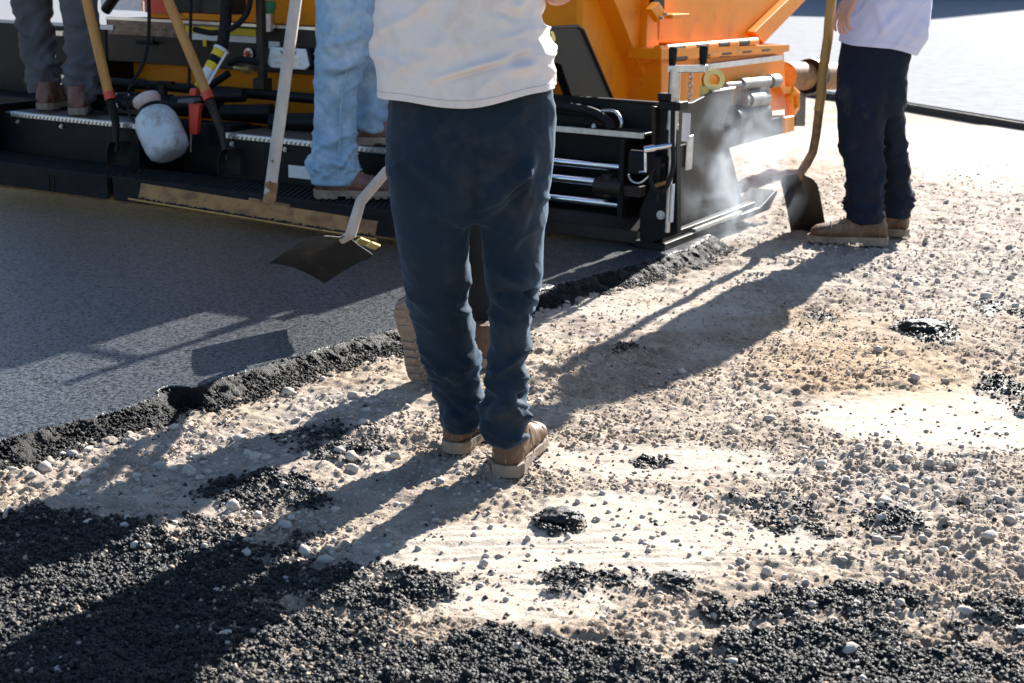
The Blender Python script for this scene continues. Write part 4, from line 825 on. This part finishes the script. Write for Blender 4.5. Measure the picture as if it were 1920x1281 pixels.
add_trousers(p4, [l1, l2, pz], 'greycloth', cloth_fn(160, .012, (), ankle=[(.66, .09), (1.0, .06)], zk=1.0), .012)
boot(p4, (ga[0], ga[1]-.06, ga[2]+.003), math.radians(18), 0, 1.15, 'boot_red', True, 1.12); boot(p4, (gb[0]+.0, gb[1]-.04, gb[2]+.003), math.radians(-12), 0, 1.15, 'boot_red', False, 1.12)
ym = (ya+yb)/2
rows = [px(-140, 22, 188, ym, .18), px(-220, 25, 185, ym, .17), px(-290, 25, 180, ym, .16), px(-310, 70, 140, ym, .1)]
s1, s2 = atY(30, -275, ym), atY(176, -275, ym); e1_ = atY(10, -180, ym+.05); e2_ = atY(196, -180, ym+.05); w1_ = e1_+np.array([.1, .25, .05]); w2_ = e2_+np.array([-.1, .25, .05])
add_shirt(p4, shirt_mesh(rows, lambda t: 0, [([s1, (s1+e1_)/2, e1_], [.08, .072, .065]), ([s2, (s2+e2_)/2, e2_], [.08, .072, .065])], cloth_fn(170, .004)), 'shirt2')
body(p4, atY(100, -130, ym), s1, e1_, w1_, s2, e2_, w2_, (s1+s2)/2+np.array([0, .04, .26]), (.2, .95, -.1), [(w1_, (.2, .9, 0), (0, 0, -1), (1, 0, 0), .6), (w2_, (-.2, .9, 0), (0, 0, -1), (-1, 0, 0), .6)], .010)

# --- man mostly hidden behind the foreground man, toe-off on his left foot
p5 = empty('person'); tag(p5, 'worker hidden behind the foreground man, lifted boot sole and shovel showing', 'person')
YC = 4.75
lr = [px(640, 878, 930, 4.98, .075), px(600, 876, 930, 4.97, .08), px(540, 874, 930, 4.93, .085), px(470, 862, 932, 4.88, .095), px(400, 850, 930, 4.84, .10), px(330, 840, 930, 4.82, .11)]
ll = [px(560, 775, 822, 4.62, .06), px(520, 790, 850, 4.68, .075), px(460, 800, 868, 4.78, .085), px(400, 800, 880, 4.80, .10), px(330, 795, 880, 4.82, .11)]
pz = [px(380, 800, 925, 4.83, .12), px(300, 790, 935, 4.83, .14), px(230, 795, 930, 4.83, .13)]
add_trousers(p5, [lr, ll, pz], 'greybrown', cloth_fn(190, .005, (), ankle=[(.2, .06)]), .012)
b5 = gp(902, 693); boot(p5, (b5[0], b5[1], .006), math.radians(8), 0, 1.02, 'boot', False, 1.0)
hl = atY(760, 572, 4.56); boot(p5, hl, math.radians(6), math.radians(-80), 1.0, 'boot', True, 1.12, 0, math.radians(-13))
rows = [px(250, 785, 940, 4.85, .15), px(150, 785, 940, 4.88, .15), px(60, 790, 935, 4.92, .14), px(40, 830, 900, 4.92, .1)]
s1, s2 = atY(795, 70, 4.92), atY(930, 70, 4.92); e1_ = atY(775, 200, 4.95); w1_ = atY(745, 262, 5.10); e2_ = atY(935, 170, 5.0); w2_ = atY(850, 180, 5.22)
add_shirt(p5, shirt_mesh(rows, lambda t: 0, [([s1, (s1+e1_)/2, e1_], [.075, .068, .06]), ([s2, (s2+e2_)/2, e2_], [.075, .068, .06])], cloth_fn(200, .004)), 'shirt')
body(p5, atY(865, 260, 4.85), s1, e1_, w1_, s2, e2_, w2_, (s1+s2)/2+np.array([0, .06, .25]), (.1, .9, -.4), [(w1_, (.2, .5, -.5), (.8, .2, 0), (-.3, .3, .8), 1.1), (w2_, (-.8, .3, -.2), (0, 0, -1), (0, .8, .4), 1.1)], .008)

# ------------------------------------------------------------------ tools
def square_blade(mb, hub, across, down, normal, wid, leng, dish=.02, n=10):
    """dished square-mouth blade: hub = socket point, across/down unit vectors"""
    hub, across, down, normal = Vector(hub), Vector(across).normalized(), Vector(down).normalized(), Vector(normal).normalized()
    V = []; Fc = []
    for side in (0, 1):
        for j in range(n+1):
            for i in range(n+1):
                u_ = i/n*2-1; v_ = j/n; ww = wid/2*(1 if v_ > .1 else .86+1.4*v_)
                d_ = dish*(u_*u_)*1.0+.03*(1-v_)**3-(.018*math.exp(-(u_/.25)**2)*(1-v_)**1.5)
                V.append(hub+across*u_*ww+down*v_*leng+normal*(d_-(.003 if side else 0)))
    N1 = (n+1)**2
    for s_ in (0, 1):
        for j in range(n):
            for i in range(n):
                a = s_*N1+j*(n+1)+i; q = (a, a+1, a+n+2, a+n+1); Fc.append(q if s_ else q[::-1])
    rim_ = [i for i in range(n+1)]+[j*(n+1)+n for j in range(1, n+1)]+[n*(n+1)+i for i in range(n-1, -1, -1)]+[j*(n+1) for j in range(n-1, 0, -1)]
    for k in range(len(rim_)): a, b = rim_[k], rim_[(k+1) % len(rim_)]; Fc.append((a, b, b+N1, a+N1))
    mb.add(V, Fc); return mb
# lute held up by the man in jeans
lu = empty('asphalt_lute'); tag(lu, 'rusty wide asphalt lute with pale wooden handle held in the air', 'rake')
YL = 5.95
L0, L1 = Vector(atY(262, 360, YL)), Vector(atY(705, 432, YL-.10)); ax_ = (L1-L0).normalized(); hub = Vector(atY(503, 388, YL-.03)); top = Vector(atY(572, -130, YL+.38))
hd_ = (top-hub).normalized(); nrm = ax_.cross(hd_).normalized()
if nrm.y > 0: nrm = -nrm
upb = nrm.cross(ax_).normalized(); 
if upb.z < 0: upb = -upb
obj('blade', MB().obox((L0+L1)/2, (L1-L0)/2, upb*.038, nrm*.0035), 'rust', lu)
obj('bottom_lip', MB().obox((L0+L1)/2-upb*.040+nrm*.012-ax_*.012, (L1-L0)/2+ax_*.022, upb*.003, nrm*.016), 'wood_worn', lu)
mb = MB(); Pn = rng.random((420, 1)); cr = [L0+(L1-L0)*float(t)-upb*float(.033+rng.normal(0, .003))+nrm*float(.004+.006*rng.random()) for t in Pn]
tb_ = obj('tar_bead', rocks('tar_bead', np.array([c[:] for c in cr]), np.full(420, .0055)*rng.uniform(.6, 1.3, 420), 'tar'), None, lu); tb_['kind'] = 'stuff'
br0 = hub-upb*.015; obj('bracket', MB().obox(br0, ax_*.088, upb*.040, nrm*.004).obox(br0+nrm*.004, ax_*.08, upb*.034, nrm*.001), 'rust', lu, bevel=.002)
for s_ in (-1, 1): o = obj('bolt', MB().tube([br0+ax_*.065*s_-upb*.01+nrm*.004, br0+ax_*.065*s_-upb*.01+nrm*.014], .010, 6), 'gold', lu)
obj('socket', MB().tube([hub+upb*.01, hub+upb*.045+hd_*.02, hub+hd_*.10], [.028, .026, .029], 14), 'rust', lu, smooth=True)
hn = MB().tube([hub+hd_*(.05+k*.1)+nrm*.002*math.sin(k*1.3) for k in range(16)], [.0255]*16, 18); obj('handle', hn, 'wood_white', lu, smooth=True)
for k in (.10, .19): obj('rivet', MB().tube([hub+hd_*k+nrm*.024, hub+hd_*k+nrm*.031], .006, 8), 'rust', lu)
# square shovel held low beside the mat by the hidden man
sv = empty('square_shovel'); tag(sv, 'tarred square-mouth shovel held just above the mat behind the lute', 'shovel')
bl_ = [Vector((-.909, 5.195, .307)), Vector((-.722, 5.335, .202)), Vector((-.511, 5.209, .361)), Vector((-.698, 5.069, .466))]
cen = (bl_[2]+bl_[3])/2; dn = ((bl_[0]+bl_[1])/2-cen); ac = (bl_[2]-bl_[3]); nn_ = ac.cross(dn).normalized()
if nn_.y > 0: nn_ = -nn_
obj('blade', square_blade(MB(), cen, ac, dn, nn_, ac.length*1.0, dn.length, .022), 'blade', sv, smooth=True)
sk_ = [cen+dn*.12+nn_*.01, cen-dn*.05+nn_*.012, Vector(atY(676, 378, 5.17)), Vector(atY(722, 325, 5.22)), Vector(atY(780, 275, 5.15)), Vector(atY(850, 190, 5.1))]
obj('shank', MB().tube(sk_[:4], [.014, .021, .0195, .019], 14), 'wood_white', sv, smooth=True); obj('handle', MB().tube(sk_[3:], .0195, 14), 'wood_white', sv, smooth=True)
t0 = Vector(atY(680, 453, 5.19)); obj('step_plate', MB().obox(t0, ac.normalized()*.022, dn.normalized()*.016, nn_*.004), 'gold', sv)
obj('step_plate', MB().obox(t0+ac.normalized()*.05, ac.normalized()*.02, dn.normalized()*.016, nn_*.004), 'gold', sv)
# shovel standing beside the right-hand man
sr = empty('square_shovel'); tag(sr, 'square-mouth shovel with worn yellow handle standing on the gravel at right', 'shovel')
YS = 7.42
hubr = Vector(atY(1502, 322, YS)); bt = Vector(gp(1520, 434)); bt = Vector((bt.x, bt.y, .0)); dn = bt-hubr; ac = Vector((.90, -.42, -.14)); ac = (ac-dn.normalized()*ac.dot(dn.normalized())).normalized(); nn_ = dn.cross(ac).normalized()
if nn_.y > 0: nn_ = -nn_
obj('blade', square_blade(MB(), hubr+Vector((-.0, 0, 0)), ac, dn, nn_, .20, dn.length*1.02, .03), 'blade', sr, smooth=True)
shk = [hubr+dn*.12+nn_*.008, hubr+nn_*.006, Vector(atY(1512, 308, YS)), Vector(atY(1524, 286, YS)), Vector(atY(1530, 255, YS)), Vector(atY(1536, 205, YS))]
obj('shank', MB().tube(shk, [.012, .022, .024, .023, .023, .024], 14), 'rust', sr, smooth=True)
tp_ = Vector(atY(1535, 208, YS)); te = Vector(atY(1577, -140, YS+.02)); obj('handle', MB().tube([tp_+(te-tp_)*k/10+Vector((.003*math.sin(k*2), 0, 0)) for k in range(11)], .0255, 16), 'wood_worn', sr, smooth=True)
# two shovels parked on the paver
for (xa, ya_), (xb, yb_), (xc_, yc_), (xd, yd), lab in (((148, -60), (203, 172), (207, 186), (217, 285), 'yellow-handled shovel with red collar parked beside the grey-trousered worker'), ((290, -60), (386, 172), (392, 186), (425, 300), 'yellow-handled shovel with red collar parked right of the white jug')):
    ps = empty('long_handled_shovel'); tag(ps, lab, 'shovel')
    tipp = Vector(PW(*LZ(xd, yd, .17))); b1_ = Vector(PW(*LY(xc_, yc_, -.38))); a1_ = Vector(PW(*LY(xb, yb_, -.38))); a0_ = Vector(PW(*LY(xa, ya_, -.42)))
    tipp = Vector(PW(*LY(xd, yd, -.36)))
    obj('handle', MB().tube([a0_+(a1_-a0_)*k/6 for k in range(7)], [.026, .026, .027, .0275, .028, .028, .028], 16), 'wood_yellow', ps, smooth=True)
    obj('collar', MB().tube([a1_, b1_], .0305, 16), 'red', ps, smooth=True)
    midp = b1_+(tipp-b1_)*.5+Vector((.012, .02, 0))
    obj('shank', MB().tube([b1_, midp, tipp], [.027, .022, .014], 12), 'blade', ps, smooth=True)
    ax2 = Vector(PM[:, 0]); dn2 = Vector((0, 0, -.09)) ; obj('blade', square_blade(MB(), tipp+Vector((0, 0, .06)), Vector(PM[:, 1])*.6+ax2*.25, Vector((.01, 0, -1)), ax2, .13, .08+.06, .012), 'blade', ps, smooth=True)
# pump sprayer jug
jg = empty('sprayer_jug'); tag(jg, 'dirty translucent white sprayer jug lying against the paver step', 'jug')
j1 = Vector(PW(*LY(322, 296, -.40))); j0 = Vector(PW(*LY(272, 185, -.36))); dj = (j0-j1).normalized(); j1 = j1+Vector((0, 0, .012))
obj('tank', MB().lathe(j1, j0, [(0, .06), (.004, .085), (.03, .112), (.07, .121), (.16, .122), (.22, .118), (.26, .10), (.285, .07), (.295, .055)], 32), 'jug', jg, smooth=True, autos=False)
obj('neck_ring', MB().lathe(j1+dj*.285, j0+dj, [(0, .06), (.004, .066), (.02, .066), (.024, .055)], 24), 'black', jg, smooth=True)
obj('funnel_cap', MB().lathe(j1+dj*.306, j0+dj, [(0, .05), (.006, .062), (.035, .078), (.06, .074), (.072, .05), (.074, .02)], 28), 'jugcap', jg, smooth=True, autos=False)
obj('carry_strap', MB().tube([j1+dj*.29+Vector((-.07, 0, 0)), j1+dj*.36+Vector((-.11, 0, .01)), j1+dj*.25+Vector((-.13, 0, 0)), j1+dj*.2+Vector((-.12, 0, 0))], .008, 8), 'rubber', jg, smooth=True)
# red plastic tool hanging next to it
ht = empty('red_scraper'); tag(ht, 'red plastic handled scraper hanging beside the white jug', 'scraper')
def W_(x, y, Y): return Vector(PW(*LY(x, y, Y)))
obj('handle', MB().prism([W_(353, 192, -.3), W_(374, 195, -.3), W_(368, 252, -.3), W_(355, 252, -.3)], Vector(PM[:, 1])*.03), 'red', ht, bevel=.004)
obj('grip', MB().prism([W_(356, 166, -.3), W_(368, 166, -.3), W_(366, 180, -.3), W_(354, 180, -.3)], Vector(PM[:, 1])*.03), 'red', ht, bevel=.004)
obj('clip', MB().prism([W_(334, 186, -.34), W_(362, 184, -.34), W_(366, 190, -.34), W_(360, 194, -.34), W_(332, 193, -.34)], Vector(PM[:, 1])*.05), 'greycloth', ht, bevel=.002)
obj('rod', MB().tube([W_(358, 252, -.28), W_(357, 285, -.28)], .006, 8), 'steel', ht)

# ------------------------------------------------------------------ single stones and asphalt clumps
def stone(x, y, w_px, label, m='stone', name='stone', cat='stone', flat=.7, sub=2, jit=.2, rough=0):
    p = gp(x, y); p = np.array([p[0], p[1], gheight(p[None])[0]]); r_ = w_px/2.5/(F/np.dot(p-CAM, fw))
    bm = bmesh.new(); bmesh.ops.create_icosphere(bm, subdivisions=sub, radius=1); v = np.array([q.co[:] for q in bm.verts]); f = np.array([[q.index for q in g_.verts] for g_ in bm.faces]); bm.free()
    sd_ = int(x+y); v = v*(1+jit*2.5*fbm(v*1.3+sd_, 2, sd_)+rough*fbm(v*6+sd_, 2, sd_+1))[:, None]; v *= np.array([1, .85, flat])*r_
    if name == 'stone': v = np.round(v/(r_*.16))*(r_*.16)*.35+v*.65
    me = fast_mesh(name, v, f); me.materials.append(M[m]); o = bpy.data.objects.new(name, me); COL.objects.link(o); o.location = (p[0], p[1], p[2]+r_*flat*.45); tag(o, label, cat); return o
for a_ in ((1612, 846, 24, 'pale upright stone standing alone right of the white patch'), (1540, 874, 30, 'flat pale stone left of the upright stone'), (1491, 974, 26, 'flat white stone on the dark crumbs at right'), (1768, 1035, 24, 'pale stone among the crumbs near the right edge'), (1855, 1015, 32, 'large pale stone at the right edge of the crumbs'), (660, 862, 34, 'long pale stone in the shadow left of the boots'), (498, 862, 24, 'small pinkish stone below the mat edge'), (462, 1046, 26, 'lone pale stone on the black asphalt spill'), (636, 856, 26, 'rounded stone beside the long pale stone'), (540, 738, 30, 'flat stone at the foot of the ragged mat edge'), (1716, 718, 30, 'tan stone beside the ochre stain'), (1850, 560, 30, 'grey stone in the gravel by the right edge')): stone(*a_)
for a_ in ((1265, 1092, 70, 'smooth black asphalt lump in the foreground sand'), (1730, 622, 100, 'heap of black asphalt crumbs on the ochre stain at right'), (1052, 985, 90, 'small heap of black asphalt right of the walking boots')): stone(*a_, m='tar', name='asphalt_clump', cat='asphalt', flat=.30, sub=4, jit=.12, rough=.35)

# ------------------------------------------------------------------ steam drifting off the hot screed end
st = bpy.data.materials.new('steam'); st.use_nodes = True; n = st.node_tree.nodes; l = st.node_tree.links; n.remove(n['Principled BSDF'])
pv = n.new('ShaderNodeVolumePrincipled'); pv.inputs['Color'].default_value = (.80, .89, 1, 1); pv.inputs['Anisotropy'].default_value = .35
tc = n.new('ShaderNodeTexCoord'); nz = n.new('ShaderNodeTexNoise'); nz.inputs['Scale'].default_value = 2.4; nz.inputs['Detail'].default_value = 6; nz.inputs['Distortion'].default_value = .8; l.new(tc.outputs['Object'], nz.inputs['Vector'])
gr_ = n.new('ShaderNodeVectorMath'); gr_.operation = 'LENGTH'; l.new(tc.outputs['Object'], gr_.inputs[0])
fa = n.new('ShaderNodeMapRange'); fa.inputs[1].default_value = .35; fa.inputs[2].default_value = 1.0; fa.inputs[3].default_value = 1; fa.inputs[4].default_value = 0; l.new(gr_.outputs['Value'], fa.inputs[0])
ra = n.new('ShaderNodeMapRange'); ra.inputs[1].default_value = .47; ra.inputs[2].default_value = .72; ra.inputs[3].default_value = 0; ra.inputs[4].default_value = 2.8; l.new(nz.outputs[0], ra.inputs[0])
mu = n.new('ShaderNodeMath'); mu.operation = 'MULTIPLY'; l.new(fa.outputs[0], mu.inputs[0]); l.new(ra.outputs[0], mu.inputs[1]); l.new(mu.outputs[0], pv.inputs['Density']); l.new(pv.outputs[0], n['Material Output'].inputs['Volume'])
bm = bmesh.new(); bmesh.ops.create_icosphere(bm, subdivisions=3, radius=1); me = bpy.data.meshes.new('steam'); bm.to_mesh(me); bm.free(); me.materials.append(st)
so_ = bpy.data.objects.new('steam', me); COL.objects.link(so_); c_ = PW(.22, .62, .30); so_.location = c_; so_.scale = (.34, .50, .50); so_.rotation_euler = (0, 0, -HEAD); tag(so_, 'thin bluish steam drifting off the screed end', kind='stuff')
